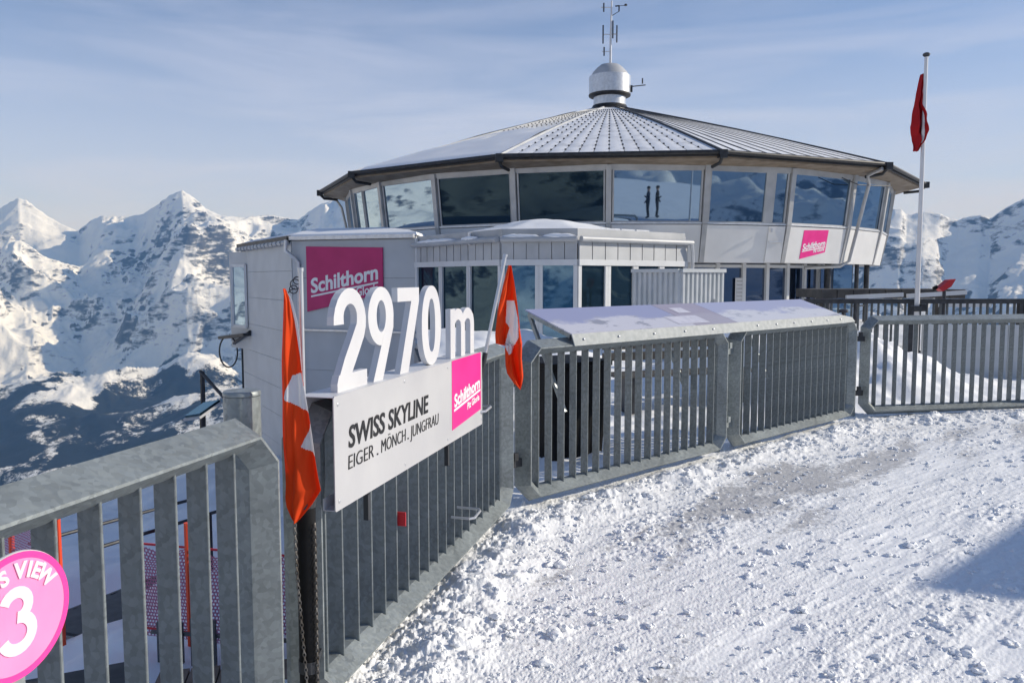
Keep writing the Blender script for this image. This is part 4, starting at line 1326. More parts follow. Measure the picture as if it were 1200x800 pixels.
# logo on the parapet of the bay right of the door
b0, b1 = ring_pt(30, RB, ZP), ring_pt(45, RB, ZP); s0, s1 = ring_pt(30, RS, ZS), ring_pt(45, RS, ZS)
ux = (b1 - b0).normalized(); up_ = ((s0 + s1) / 2 - (b0 + b1) / 2).normalized(); nn = ux.cross(up_).normalized()
BM = Matrix((( ux.x, -nn.x, up_.x, b0.x), (ux.y, -nn.y, up_.y, b0.y), (ux.z, -nn.z, up_.z, b0.z), (0, 0, 0, 1)))
mb = MB(); poly_prism(mb, [(0.72, 0.13), (1.86, 0.36), (1.86, 1.06), (0.72, 1.02)], -0.052, -0.044)
lg = mb.build('logo_panel', M_pink, tower); lg.data.transform(BM); lg['label'] = 'magenta Schilthorn logo on the white parapet'
fit_text('logo_lettering', 'Schilthorn', 1.02, 0.20, M_textw, lg, (0.78, -0.055, 0.40), 0.03, R(9), 0.002, 0, BM)
fit_text('logo_lettering', 'Piz Gloria', 0.50, 0.11, M_textw, lg, (1.30, -0.055, 0.335), 0.025, R(9), 0.002, 0, BM)
mb = MB(); poly_prism(mb, [(0.77, 0.345), (1.82, 0.51), (1.82, 0.54), (0.77, 0.375)], -0.056, -0.053); o = mb.build('logo_rule', M_textw, lg); o.data.transform(BM)
# door in the bay left of the logo
b0, b1 = ring_pt(15, RB, ZP), ring_pt(30, RB, ZP)
mb = MB(); s0, s1 = ring_pt(15, RS, ZS), ring_pt(30, RS, ZS)
e2 = lambda u, v: b0.lerp(b1, u).lerp(s0.lerp(s1, u), v)
panel(mb, e2(0.765, 0.02), e2(0.965, 0.02), e2(0.965, 0.97), e2(0.765, 0.97), 0.075, 0.0); dr = mb.build('door', M_parapet, tower)
mb = MB(); mb.bar(e2(0.78, 0.55) + ring_pt(22, 0.10, 0), e2(0.95, 0.55) + ring_pt(22, 0.10, 0), 0.03, 0.03); mb.build('door_rail', M_alu, dr)
mb = MB(); mb.box(e2(0.79, 0.85) + ring_pt(22, 0.12, 0), (0.05, 0.05, 0.10)); mb.build('door_handle', M_alu, dr)
# downpipes on the right
mb = MB(); mb.tube([ring_pt(44, RE, 4.9), ring_pt(44.4, 11.5, 4.75), ring_pt(46.5, 11.32, 4.5), ring_pt(46.5, 10.75, 2.1), ring_pt(45.5, 10.55, 1.93), ring_pt(40, 9.9, 1.88)], 0.055, 10); mb.build('downpipe', M_post, tower, True)
mb = MB(); mb.tube([ring_pt(-76, RE, 4.9), ring_pt(-75.5, 11.4, 4.7), ring_pt(-75, 11.2, 4.4), ring_pt(-75, 10.7, 2.1)], 0.05, 10); mb.build('downpipe', M_post, tower, True)
mb = MB(); mb.tube([ring_pt(30 + 9, 11.3, 4.62), ring_pt(43, 11.35, 4.45), ring_pt(49, 11.35, 4.5), ring_pt(56, 11.3, 4.62)], 0.014, 6); mb.build('cable', M_blackmetal, tower, True)
# ground floor glazing below the drum
RG = 9.2
for i, t0 in enumerate(np.arange(-20, 62, 6.0)):
    t1 = t0 + 6.0
    a, b = ring_pt(t0, RG, -0.2), ring_pt(t1, RG, -0.2); c, d_ = ring_pt(t1, RG, 2.0), ring_pt(t0, RG, 2.0)
    mb = MB(); panel(mb, a.lerp(b, .05), a.lerp(b, .95), d_.lerp(c, .95), d_.lerp(c, .05), 0.03, 0.03); mb.build('ground_window', M_glassk, tower)
    mb = MB(); mb.bar(ring_pt(t1, RG + 0.03, -0.2), ring_pt(t1, RG + 0.03, 2.03), 0.13, 0.12, ring_pt(t1, 1, 0)); mb.build('ground_post', M_frame, tower)
    mb = MB(); mb.bar(ring_pt(t0, RG + 0.02, 1.93), ring_pt(t1, RG + 0.02, 1.93), 0.08, 0.10); mb.build('ground_head', M_frame, tower)
mb = MB(); mb.lathe([(8.6, -3.0), (8.6, 2.05), (8.2, 2.06)], 36); mb.build('ground_core', M_dark, tower)
q = [ring_pt(26, RG + 0.06, 1.55), ring_pt(28.5, RG + 0.06, 1.55), ring_pt(28.5, RG + 0.06, 0.55), ring_pt(26, RG + 0.06, 0.55)]
mb = MB(); panel(mb, q[3], q[2], q[1], q[0], 0.015); nt_ = mb.build('notice', M_white, tower)
mb = MB()
for r_ in range(7):
    f0 = 0.1 + r_ * 0.12
    a, b = q[0].lerp(q[3], f0).lerp(q[1].lerp(q[2], f0), 0.12), q[0].lerp(q[3], f0).lerp(q[1].lerp(q[2], f0), 0.85)
    mb.bar(a + ring_pt(27, 0.02, 0), b + ring_pt(27, 0.02, 0), 0.01, 0.05)
mb.build('notice_lines', M_post, nt_)
for th, r, w in ((48, 9.9, 0.10), (58, 10.2, 0.07), (66, 10.25, 0.09)):
    mb = MB(); mb.tube([ring_pt(th, r, -1), ring_pt(th, r, 2.06)], w, 12); mb.build('column', M_dark, tower, True)
mb = MB()
for z in (0.55, 1.15): mb.bar(ring_pt(49, 9.95, z), ring_pt(65, 10.2, z), 0.05, 0.05)
mb.build('screen_rail', M_dark, tower)
a, b, c, d_ = ring_pt(49.5, 9.95, 0.0), ring_pt(57, 10.1, 0.0), ring_pt(57, 10.1, 2.0), ring_pt(49.5, 9.95, 2.0)
mb = MB(); panel(mb, a, b, c, d_, 0.02); mb.build('screen_pane', M_glass, tower)

# ================================================================ GLAZED ANNEX
annex = empty('glazed_annex', (0, 17.5, 0), 0, 'low glazed annex with zinc fascia and snow on its roof in front of the restaurant', 'building')
AP = [Vector((-2.50, 20.80, 0)), Vector((-0.23, 17.50, 0)), Vector((1.42, 17.20, 0)), Vector((4.22, 19.30, 0)), Vector((4.35, 22.5, 0))]
o0 = Vector((0, 17.5, 0))
ZG, ZFB = 2.42, 1.945
zinc_n = [12, 6, 9, 8]
win_n = [3, 2, 4, 3]
for i in range(4):
    a, b = AP[i], AP[i + 1]
    d_ = (b - a).normalized(); nrm = Vector((d_.y, -d_.x, 0))
    ln = (b - a).length
    P3 = lambda u, z, o: (a + d_ * (ln * u) + nrm * o + Vector((0, 0, z))) - o0
    n = zinc_n[i]
    for j in range(n):
        mb = MB(); u0, u1 = j / n + 0.004, (j + 1) / n - 0.004
        panel(mb, P3(u0, ZFB, 0), P3(u1, ZFB, 0), P3(u1, ZG - 0.06, 0), P3(u0, ZG - 0.06, 0), 0.05 + 0.004 * random.random(), 0.0)
        mb.build('fascia_board', M_zinc, annex)
    mb = MB(); panel(mb, P3(0.0, ZFB + .01, 0), P3(1, ZFB + .01, 0), P3(1, ZG, 0), P3(0.0, ZG, 0), 0.02, 0.03); mb.build('fascia_backing', M_blackmetal, annex)
    mb = MB(); mb.tube([P3(0.0, ZG - 0.02, 0.12), P3(1.0 if i != 2 else 1.03, ZG - 0.02, 0.12)], 0.065, 10); mb.build('gutter', M_zinc, annex, True)
    mb = MB(); panel(mb, P3(0, ZG + 0.03, -0.05), P3(1, ZG + 0.03, -0.05), P3(1, ZG + 0.21, -0.05), P3(0, ZG + 0.21, -0.05), 0.04); mb.build('upstand', M_zinc, annex)
    # windows
    w = win_n[i]; base = -0.2
    mb = MB(); mb.bar(P3(0, ZFB - 0.05, 0.02), P3(1, ZFB - 0.05, 0.02), 0.10, 0.13); mb.build('head_frame', M_frame, annex)
    gm = [M_glassd, M_glassb, M_glassd, M_glassd][i]
    for j in range(w):
        u0, u1 = j / w, (j + 1) / w
        mb = MB(); panel(mb, P3(u0 + .02, base, 0), P3(u1 - .02, base, 0), P3(u1 - .02, ZFB - 0.11, 0), P3(u0 + .02, ZFB - 0.11, 0), 0.02, 0.02); wd = mb.build('window', gm, annex)
        wv = 0.075 / ln
        for u in (u0 + wv * .5, u1 - wv * .5):
            mb = MB(); mb.bar(P3(u, base, 0.015), P3(u, ZFB - 0.12, 0.015), 0.09, 0.07, nrm)
            mb.build('window_frame', M_frame, wd)
mb = MB(); poly = [p - o0 for p in AP] + [Vector((4.0, 25.0, 0)) - o0, Vector((-2.5, 25.0, 0)) - o0]
mb.prism([(p.x, p.y, 2.30) for p in poly], [(p.x, p.y, 2.55) for p in poly]); mb.build('roof', M_zinc, annex)
mb = MB(); mb.prism([(p.x * .9 + .1, p.y + .5, -3) for p in poly], [(p.x * .9 + .1, p.y + .5, 1.9) for p in poly]); mb.build('inner_wall', M_dark, annex)
mb = MB(); mb.tube([(-0.23 - 0.75, 0.95, 2.60), (-0.98, 0.95, 2.32)], 0.05, 8); mb.build('roof_vent', M_alu, annex)
# snow cushion on the roof
xs = np.linspace(-2.5, 4.4, 90); ys = np.linspace(17.2, 25, 80)
xx, yy = np.meshgrid(xs, ys)
inp = inside(xx, yy, [(p.x, p.y) for p in AP] + [(4.1, 25), (-2.5, 25)])
ed = np.full(xx.shape, 9.0)
for a, b in zip(AP[:-1], AP[1:]):
    dx, dy = b.x - a.x, b.y - a.y; t = np.clip(((xx - a.x) * dx + (yy - a.y) * dy) / (dx * dx + dy * dy), 0, 1)
    ed = np.minimum(ed, np.hypot(xx - a.x - t * dx, yy - a.y - t * dy))
hh = 2.56 + (0.30 * sstep(0.0, 1.5, ed) * np.exp(-((xx - 0.7) / 1.9) ** 2) + 0.08 * sstep(0, .3, ed)) * (1 + 0.10 * fbm(xx * .9, yy * .9, 3, 301))
mask = inp[:-1, :-1] & inp[1:, 1:] & inp[:-1, 1:] & inp[1:, :-1]
m, u_ = grid_mesh('roof_snow', np.stack([xx, yy - 17.5, hh], -1).reshape(-1, 3), len(ys), len(xs), mask, M_snow2)
link('roof_snow', m, annex)['kind'] = 'stuff'
# snow lying in the gutter
mb = MB()
for i, (u0, u1) in ((0, (0.05, 0.55)), (0, (0.62, 0.8)), (1, (0.02, 0.50)), (1, (0.55, 0.98))):
    a, b = AP[i], AP[i + 1]; d_ = (b - a).normalized(); nrm = Vector((d_.y, -d_.x, 0))
    pts = []; rr_ = []
    for q in range(13):
        f = q / 12; p = a.lerp(b, u0 + (u1 - u0) * f) + nrm * 0.12 - o0
        pts.append((p.x, p.y, ZG + 0.035)); rr_.append(0.012 + 0.05 * math.sin(math.pi * f) ** 0.5 * (0.7 + 0.5 * random.random()))
    mb.tube(pts, rr_, 8)
o = mb.build('gutter_snow', M_snow2, annex, True); o['kind'] = 'stuff'
mb = MB(); p = AP[3] - o0; mb.tube([(p.x + .12, p.y - .12, 2.36), (p.x + .16, p.y - .05, 2.1), (p.x + .16, p.y - .05, 0)], 0.045, 10); mb.build('downpipe', M_alu, annex, True)
# small junk on the annex roof edge
mb = MB()
for x0 in (2.2, 2.6, 3.0): mb.bar((x0, 1.2 + (x0 - 2.2) * .7, 2.70), (x0 + 0.35, 1.45 + (x0 - 2.2) * .7, 2.70), 0.05, 0.04)
mb.build('roof_rail', M_alu, annex)

# ================================================================ GREY CLAD BLOCK
BP = [Vector((-9.50, 27.90, 0)), Vector((-6.13, 22.20, 0)), Vector((-2.52, 20.85, 0))]
block = empty('clad_block', (BP[1].x, BP[1].y, 0), 0, 'grey clad building block with snowy roof and shade-darkened magenta Schilthorn sign', 'building')
ob = Vector((BP[1].x, BP[1].y, 0))
ZR = 2.60
for i in range(2):
    a, b = BP[i], BP[i + 1]; d_ = (b - a).normalized(); nrm = Vector((d_.y, -d_.x, 0)); ln = (b - a).length
    P3 = lambda u, z, o: (a + d_ * (ln * u) + nrm * o + Vector((0, 0, z))) - ob
    zz = [-8.0, -7.1, -6.2, -5.3, -4.4, -3.5, -2.6, -1.75, -0.9, 0.0, 0.9, 1.75, ZR - 0.02] if i == 0 else [-8, -6.6, -5.2, -3.8, -2.4, -1.0, 0.12, 1.55, ZR - 0.02]
    for z0, z1 in zip(zz[:-1], zz[1:]):
        mb = MB(); panel(mb, P3(0.002, z0 + .004, 0), P3(0.998, z0 + .004, 0), P3(0.998, z1 - .004, 0), P3(0.002, z1 - .004, 0), 0.04, 0.0); mb.build('cladding_panel', M_clad, block)
    mb = MB(); panel(mb, P3(0, -8, 0), P3(1, -8, 0), P3(1, ZR, 0), P3(0, ZR, 0), 0.01, 0.2); mb.build('wall_backing', M_dark, block)
    if i == 1:
        mb = MB(); mb.bar(P3(0.03, 0.12, 0.09), P3(1.0, 0.12, 0.09), 0.16, 0.05); mb.build('ledge', M_alu, block)
        # sign
        th = math.atan2(d_.y, d_.x)
        SM = Matrix.Translation(P3(0, 0, 0)) @ Matrix.Rotation(th, 4, 'Z')
        sA, sB = 0.50, 2.90
        mb = MB(); poly_prism(mb, [(sA, 0.62), (sB, 1.15), (sB, 2.36), (sA, 2.42)], -0.09, -0.045)
        sg = mb.build('wall_sign', M_pinkshade, block); sg.data.transform(SM); sg['label'] = 'magenta wall sign, colour darkened for shade, with white Schilthorn lettering'
        fit_text('sign_lettering', 'Schilthorn', 2.12, 0.40, M_textw, sg, (0.64, -0.092, 1.14), 0.03, R(10.5), 0.003, 0, SM)
        fit_text('sign_lettering', 'Piz Gloria', 1.10, 0.25, M_textw, sg, (1.68, -0.092, 0.98), 0.02, R(10.5), 0.003, 0, SM)
        mb = MB(); poly_prism(mb, [(0.64, 1.02), (2.76, 1.41), (2.76, 1.46), (0.64, 1.07)], -0.094, -0.091); o = mb.build('sign_rule', M_textw, sg); o.data.transform(SM)
    # eave
    if i == 0:
        n = 14
        for j in range(n):
            mb = MB(); mb.tube([P3((j + .15) / n, ZR - 0.06, 0.16), P3((j + .85) / n, ZR - 0.06, 0.16)], 0.075, 8); mb.build('eave_tile', M_zinc, block)
        mb = MB(); panel(mb, P3(0, ZR, 0.05), P3(1, ZR, 0.05), P3(1, ZR + 0.12, 0.05), P3(0, ZR + 0.12, 0.05), 0.12); mb.build('eave_board', M_blackmetal, block)
    else:
        mb = MB(); panel(mb, P3(0, ZR, 0.05), P3(1, ZR, 0.05), P3(1, ZR + 0.10, 0.05), P3(0, ZR + 0.10, 0.05), 0.12); mb.build('eave_board', M_alu, block)
poly = [Vector((-9.5, 27.9, 0)), Vector((-6.13, 22.2, 0)), Vector((-2.52, 20.85, 0)), Vector((-2.3, 26, 0)), Vector((-6, 31, 0))]
mb = MB(); mb.prism([(p.x - ob.x, p.y - ob.y, ZR - .1) for p in poly], [(p.x - ob.x, p.y - ob.y, ZR + .06) for p in poly]); mb.build('roof', M_zinc, block)
mb = MB()
n = len(poly); cen = sum(poly, Vector()) / n
rings = []
for f, z in ((1.015, ZR + .07), (1.0, ZR + .16), (0.9, ZR + .25), (0.6, ZR + .40), (0.2, ZR + .48)):
    rings.append([cen.lerp(p, f) + Vector((-ob.x, -ob.y, z)) for p in poly])
vs = [v for r_ in rings for v in r_]; fs = []
for j in range(len(rings) - 1):
    for q in range(n): fs.append((j * n + q, j * n + (q + 1) % n, (j + 1) * n + (q + 1) % n, (j + 1) * n + q))
fs.append(tuple((len(rings) - 1) * n + q for q in range(n)))
mb.add(vs, fs); o = mb.build('roof_snow', M_snow2, block); o['kind'] = 'stuff'
# downpipe with swan neck at the corner
mb = MB(); mb.tube([(-0.12, -0.22, ZR), (-0.14, -0.22, ZR - 0.30), (0.10, -0.18, ZR - 0.50), (0.20, -0.16, ZR - 0.62), (0.20, -0.16, -6)], 0.055, 10); mb.build('downpipe', M_alu, block, True)
mb = MB(); p = BP[2] - ob; mb.tube([(p.x + .04, p.y - .14, ZR - .02), (p.x + .05, p.y - .12, -1)], 0.05, 10); mb.build('downpipe', M_frame, block, True)
# stair bay on the left with a tall window
bay = [(-9.35, 27.6), (-8.95, 26.6), (-10.2, 28.5), (-10.7, 29.4)]
mb = MB()
a, b = Vector((-9.98, 28.0, 0)) - ob, Vector((-8.98, 27.0, 0)) - ob
panel(mb, a + Vector((0, 0, -0.9)), b + Vector((0, 0, -0.9)), b + Vector((0, 0, 2.45)), a + Vector((0, 0, 2.45)), 0.5, 0.5); mb.build('stair_bay', M_clad, block)
mb = MB(); panel(mb, a.lerp(b, .2) + Vector((0, 0, -.1)), a.lerp(b, .85) + Vector((0, 0, -.1)), a.lerp(b, .85) + Vector((0, 0, 1.95)), a.lerp(b, .2) + Vector((0, 0, 1.95)), 0.03, -0.01); w = mb.build('bay_window', M_glass, block)
mb = MB()
for u in (.17, .88): mb.bar(a.lerp(b, u) + Vector((0, -.05, -.15)), a.lerp(b, u) + Vector((0, -.05, 2.0)), 0.10, 0.08)
for z in (-.13, 1.98): mb.bar(a.lerp(b, .15) + Vector((0, -.05, z)), a.lerp(b, .9) + Vector((0, -.05, z)), 0.08, 0.10)
mb.build('bay_frame', M_frame, w)
mb = MB(); mb.bar(a + Vector((-.2, -.1, -.55)), b + Vector((.1, -.3, -.35)), 0.5, 0.10); mb.bar(a + Vector((.5, .5, -7)), a + Vector((.5, .5, -.9)), 0.5, 0.5); mb.build('bay_base', M_dark, block)
mb = MB(); mb.tube([a + Vector((-.05, -.2, -1.05 + 0.55 * math.sin(t))) + Vector((0.32 * math.cos(t), 0, 0)) for t in np.linspace(0, 2 * math.pi, 25)], 0.028, 6, False)
mb.tube([a + Vector((.15, -.2, -.75)), b + Vector((.1, -.3, -.25))], 0.05, 8)
cc = mb.build('cable_coil', M_dark, None, True, ob); tag(cc, 'coil of dark cable hanging from the left edge of the grey block', 'cable')

# ================================================================ CORRUGATED STORAGE BOX
KA, KC, KB = Vector((2.45, 16.0, 0)), Vector((3.19, 15.0, 0)), Vector((4.17, 15.6, 0))
kio = empty('corrugated_box', (KC.x, KC.y, 0), 0, 'pale corrugated steel storage box before the annex windows', 'storage box')
for (a, b, n) in ((KA, KC, 9), (KC, KB, 10)):
    d_ = (b - a).normalized(); nrm = Vector((d_.y, -d_.x, 0)); ln = (b - a).length
    for j in range(n):
        mb = MB(); u0, u1 = j / n, (j + 1) / n
        prof_ = [(u0, 0), (u0 + .22 / n, 0), (u0 + .36 / n, .035), (u0 + .78 / n, .035), (u0 + .92 / n, 0), (u1, 0)]
        vs = []; fs = []
        for (u, o_) in prof_:
            p = a + d_ * (ln * u) + nrm * o_ - KC
            vs += [(p.x, p.y, -0.1), (p.x, p.y, 1.68)]
        for q in range(len(prof_) - 1): fs.append((2 * q, 2 * q + 2, 2 * q + 3, 2 * q + 1))
        mb.add(vs, fs); mb.build('corrugation', M_container, kio)
    mb = MB(); mb.bar(a - KC + Vector((0, 0, 1.70)) + nrm * .02, b - KC + Vector((0, 0, 1.70)) + nrm * .02, 0.10, 0.07); mb.build('top_rail', M_container, kio)
mb = MB(); q = KA + KB - KC
mb.prism([(p.x - KC.x, p.y - KC.y, 1.68) for p in (KC, KB, q, KA)], [(p.x - KC.x, p.y - KC.y, 1.72) for p in (KC, KB, q, KA)]); mb.build('lid', M_container, kio)
mb = MB(); mb.bar((0.76, 0.40, 1.15), (0.80, 0.43, 0.55), 0.04); mb.build('latch', M_post, kio)

# ================================================================ RIGHT: FAR RAILING, FLAGPOLE, TELESCOPE, LOW ROOF
FENCE['d'] = (Vector((5.6, 15.05, 0)), -1.0)
FR['far'] = frame_mesh(2.0)
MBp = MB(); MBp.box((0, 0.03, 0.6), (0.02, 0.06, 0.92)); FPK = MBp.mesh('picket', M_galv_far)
names = ['dark far railing panel left of the tall flagpole', 'dark far railing panel behind the tall flagpole', 'dark far railing panel right of the tall flagpole', 'dark far railing panel beside the right picture edge']
for i in range(4):
    p = on('d', i * 2.06, 0.02)
    root = empty('railing_panel', p, R(-1.0), names[i], 'railing', 'far railing panels beside the restaurant')
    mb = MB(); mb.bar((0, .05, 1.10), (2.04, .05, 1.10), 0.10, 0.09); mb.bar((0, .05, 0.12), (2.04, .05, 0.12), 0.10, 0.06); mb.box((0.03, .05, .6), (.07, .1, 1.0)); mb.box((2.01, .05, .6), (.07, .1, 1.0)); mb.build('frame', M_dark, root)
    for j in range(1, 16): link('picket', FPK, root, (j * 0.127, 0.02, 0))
fpol = empty('tall_flagpole', (7.42, 14.5, 0), 0, 'tall white flagpole at the right with a cap on top', 'flagpole')
mb = MB(); mb.tube([(0.02, 0, -0.2), (0, 0, 5.52)], [0.048, 0.030], 16); mb.build('shaft', M_white, fpol, True)
mb = MB(); mb.lathe([(0.03, 5.50), (0.06, 5.525), (0.062, 5.555), (0.03, 5.575)], 16); mb.build('cap', M_dark, fpol, True)
mb = MB(); mb.box((0, 0, 1.0), (0.16, 0.16, 0.10)); mb.box((0.12, 0, 1.02), (0.12, 0.1, 0.14)); mb.build('bracket', M_dark, fpol)
k3 = dict(x0=1080.5, dist=14.5)
Lf = outline([(1079.5, 93), (1076, 115), (1073, 140), (1071, 152), (1074, 163), (1074, 180)], **k3)
Rf = outline([(1081.5, 93), (1080.5, 112), (1081, 128), (1086, 140), (1089, 158), (1086, 168), (1078, 180)], **k3)
m = cloth('flag', Lf, Rf, [], 0.26, 2.1, M_flag2, 110, 60, 0.3)
fo = link('flag', m, None, (7.40, 14.56, 0)); fo.modifiers.new('thickness', 'SOLIDIFY').thickness = 0.004
tag(fo, 'dark red flag hanging limp on the tall white flagpole', 'flag')
tel = empty('viewing_telescope', (8.80, 16.1, 0.32), 0, 'red coin telescope on a post beyond the far railing', 'telescope')
tel.scale = (0.75, 0.75, 0.78)
mb = MB(); mb.tube([(0, 0, -0.3), (0, 0, 1.28)], 0.045, 12); mb.build('post', M_dark, tel)
mb = MB(); mb.prism([(-0.22, -.12, 1.32), (-0.10, -.12, 1.24), (0.12, -.12, 1.36), (0.24, -.12, 1.56), (0.06, -.12, 1.54), (-0.08, -.12, 1.42)], [(-0.22, .12, 1.32), (-0.10, .12, 1.24), (0.12, .12, 1.36), (0.24, .12, 1.56), (0.06, .12, 1.54), (-0.08, .12, 1.42)]); mb.build('body', M_redmetal, tel)
mb = MB(); mb.tube([(-0.20, 0, 1.35), (-0.30, 0, 1.31)], 0.05, 12); mb.build('eyepiece', M_black, tel, True)
low = empty('low_shelter', (8.6, 18.5, 0), 0, 'low dark wooden shelter roof with pale beams behind the far railing', 'shelter')
for i in range(9):
    mb = MB(); mb.box((-1.5 + i * 0.36, 0, 1.20 + 0.004 * (i % 2)), (0.34, 1.6, 0.20)); mb.build('roof_plank', M_darkwood, low)
for (x0, x1, z0, z1, y_) in ((-1.2, 0.05, 1.13, 1.19, -1.0), (0.15, 1.45, 1.16, 1.24, -1.0), (0.6, 1.7, 0.98, 0.98, -1.5)):
    mb = MB(); mb.bar((x0, y_, z0), (x1, y_, z1), 0.08, 0.09); mb.build('beam', M_frame, low)
for x0 in (-1.4, 1.4):
    mb = MB(); mb.box((x0, 0, 0.45), (0.12, 0.12, 1.5)); mb.build('leg', M_darkwood, low)
# ribbed grey screen behind the right-hand panel
scr = empty('ribbed_screen', (6.55, 12.5, 0), R(-4), 'grey ribbed metal screen behind the snow drift at right', 'screen')
for i in range(14):
    mb = MB(); mb.box((0.1 + i * 0.26, 0, 0.30), (0.245, 0.03, 1.05)); mb.build('rib_panel', M_container, scr)
for x0 in (-0.02, 1.85, 3.75):
    mb = MB(); mb.box((x0, -0.03, 0.33), (0.06, 0.06, 1.3)); mb.build('post', M_post, scr)

# ================================================================ BEHIND THE CENTRAL PANELS: bin and bench
bn = empty('storage_bin', (0.45, 7.2, -0.08), R(35), 'black storage bin in the shade behind the central railing panel', 'bin')
mb = MB(); mb.prism([(-.28, -.25, 0), (.28, -.25, 0), (.28, .25, 0), (-.28, .25, 0)], [(-.33, -.29, .85), (.33, -.29, .85), (.33, .29, .85), (-.33, .29, .85)]); mb.build('body', M_black, bn)
mb = MB(); mb.box((0, 0, .88), (.70, .62, .05)); mb.box((0, -.33, .86), (.3, .05, .03)); mb.build('lid', M_black, bn)
M_bench = M_darkwood
be = empty('bench', (2.15, 9.9, -0.08), R(20), 'low wooden bench on the snow behind the panorama table', 'bench')
for y_ in (-.14, 0, .14):
    mb = MB(); mb.box((0, y_, .46), (2.0, .12, .035)); mb.build('seat_slat', M_bench, be)
for z in (.66, .80):
    mb = MB(); mb.box((0, .24, z), (2.0, .03, .10)); mb.build('back_slat', M_bench, be)
for x0 in (-.8, .8):
    mb = MB(); mb.box((x0, 0, .22), (.06, .36, .44)); mb.bar((x0, .2, .0), (x0, .26, .86), .05); mb.build('leg', M_dark, be)

# ================================================================ LOWER GROUND LEFT OF THE DECK
xs = np.linspace(-45, 1.5, 220); ys = np.linspace(-8, 44, 220)
xx, yy = np.meshgrid(xs, ys)
rr_ = np.hypot(xx, yy)
lh = -2.0 - 0.12 * np.clip(-xx - 2, 0, 60) - 0.09 * np.clip(yy - 6, 0, 60) + 0.35 * fbm(xx * .18, yy * .18, 4, 401) + 0.12 * fbm(xx * .9, yy * .9, 4, 403)
lh = lh - 0.5 * np.clip(rr_ - 30, 0, 40)
m, u_ = grid_mesh('lower_snow', np.stack([xx, yy, lh], -1).reshape(-1, 3), len(ys), len(xs), None, M_snow2)
tag(link('lower_snow', m), 'bluish shaded snow on the lower ground left of the deck', 'snow', kind='structure')


def low_z(x, y):
    return -2.0 - 0.12 * max(0, -x - 2) - 0.09 * max(0, y - 6)


def net_mat():
    m = mat('red_safety_net', (0.40, 0.15, 0.25), 0.7)
    b = m.node_tree.nodes['Principled BSDF']
    tc = N(m, 'ShaderNodeTexCoord'); mp = N(m, 'ShaderNodeMapping'); mp.inputs['Scale'].default_value = (26, 26, 26)
    ck = N(m, 'ShaderNodeTexBrick'); ck.offset = 0.5
    ck.inputs['Scale'].default_value = 1.0; ck.inputs['Mortar Size'].default_value = 0.20; ck.inputs['Brick Width'].default_value = 0.9; ck.inputs['Row Height'].default_value = 0.9; ck.inputs['Mortar Smooth'].default_value = 0.1
    L(m, tc.outputs['UV'], mp.inputs['Vector']); L(m, mp.outputs['Vector'], ck.inputs['Vector'])
    t = N(m, 'ShaderNodeBsdfTransparent'); ms = N(m, 'ShaderNodeMixShader'); o = m.node_tree.nodes['Material Output']
    L(m, ck.outputs['Fac'], ms.inputs['Fac']); L(m, t.outputs['BSDF'], ms.inputs[1]); L(m, b.outputs['BSDF'], ms.inputs[2]); L(m, ms.outputs['Shader'], o.inputs['Surface'])
    return m


M_net = net_mat()


def safety_net(pts, h, lab, poles=True):
    t = empty('safety_net', (pts[0][0], pts[0][1], 0), 0, lab, 'safety net', 'red safety nets below the deck')
    ox, oy = pts[0][0], pts[0][1]
    s = 0
    me = bpy.data.meshes.new('mesh_sheet'); V = []; F = []; U = []
    for i in range(len(pts)):
        if i: s += math.hypot(pts[i][0] - pts[i - 1][0], pts[i][1] - pts[i - 1][1])
        x, y, z = pts[i]
        for j in range(5):
            V.append((x - ox + 0.04 * math.sin(j * 1.3 + i), y - oy, z + h * j / 4 - (0.08 if j == 4 and i % 2 else 0))); U.append((s, h * j / 4))
    for i in range(len(pts) - 1):
        for j in range(4): F.append((i * 5 + j, i * 5 + 5 + j, i * 5 + 6 + j, i * 5 + 1 + j))
    me.from_pydata(V, [], F); uv = me.uv_layers.new(name='UVMap')
    for lp in me.loops: uv.data[lp.index].uv = U[lp.vertex_index]
    me.materials.append(M_net); link('net', me, t)
    for i, (x, y, z) in enumerate(pts):
        if i % 2 == 0:
            mb = MB(); mb.tube([(x - ox, y - oy, z - .3), (x - ox, y - oy, z + h + .25)], 0.035, 8); mb.build('pole', M_orange, t, True)
    for dz in (h, 0.08):
        mb = MB(); mb.tube([(x - ox, y - oy, z + dz) for x, y, z in pts], 0.012, 6); mb.build('edge_rope', M_redmetal, t)
    return t


safety_net([(-3.75 + i * 0.27, 7.75 - i * 0.06, low_z(-3, 7.6) + 0.22) for i in range(7)], 0.95, 'sagging red safety net on orange poles seen between the left pickets')
safety_net([(-5.3 - i * 0.5, 9.0 + i * 0.35, low_z(-6, 10) + 0.3) for i in range(7)], 1.2, 'red safety net strung farther down the slope at far left')
for (x, y, r_, lab) in ((-4.75, 10.4, .06, 'orange marker pole behind the safety net near the left flag'), (-4.2, 12.0, .06, 'orange marker pole seen through the railing left of the flag')):
    mb = MB(); mb.tube([(0, 0, 0), (0.03, 0, 1.35)], r_, 10); mb.tube([(0.03, 0, 1.35), (0.03, 0, 1.41)], r_ * 1.15, 10)
    tag(mb.build('marker_pole', M_orange, None, True, (x, y, low_z(x, y) - .2)), lab, 'pole', 'orange marker poles')
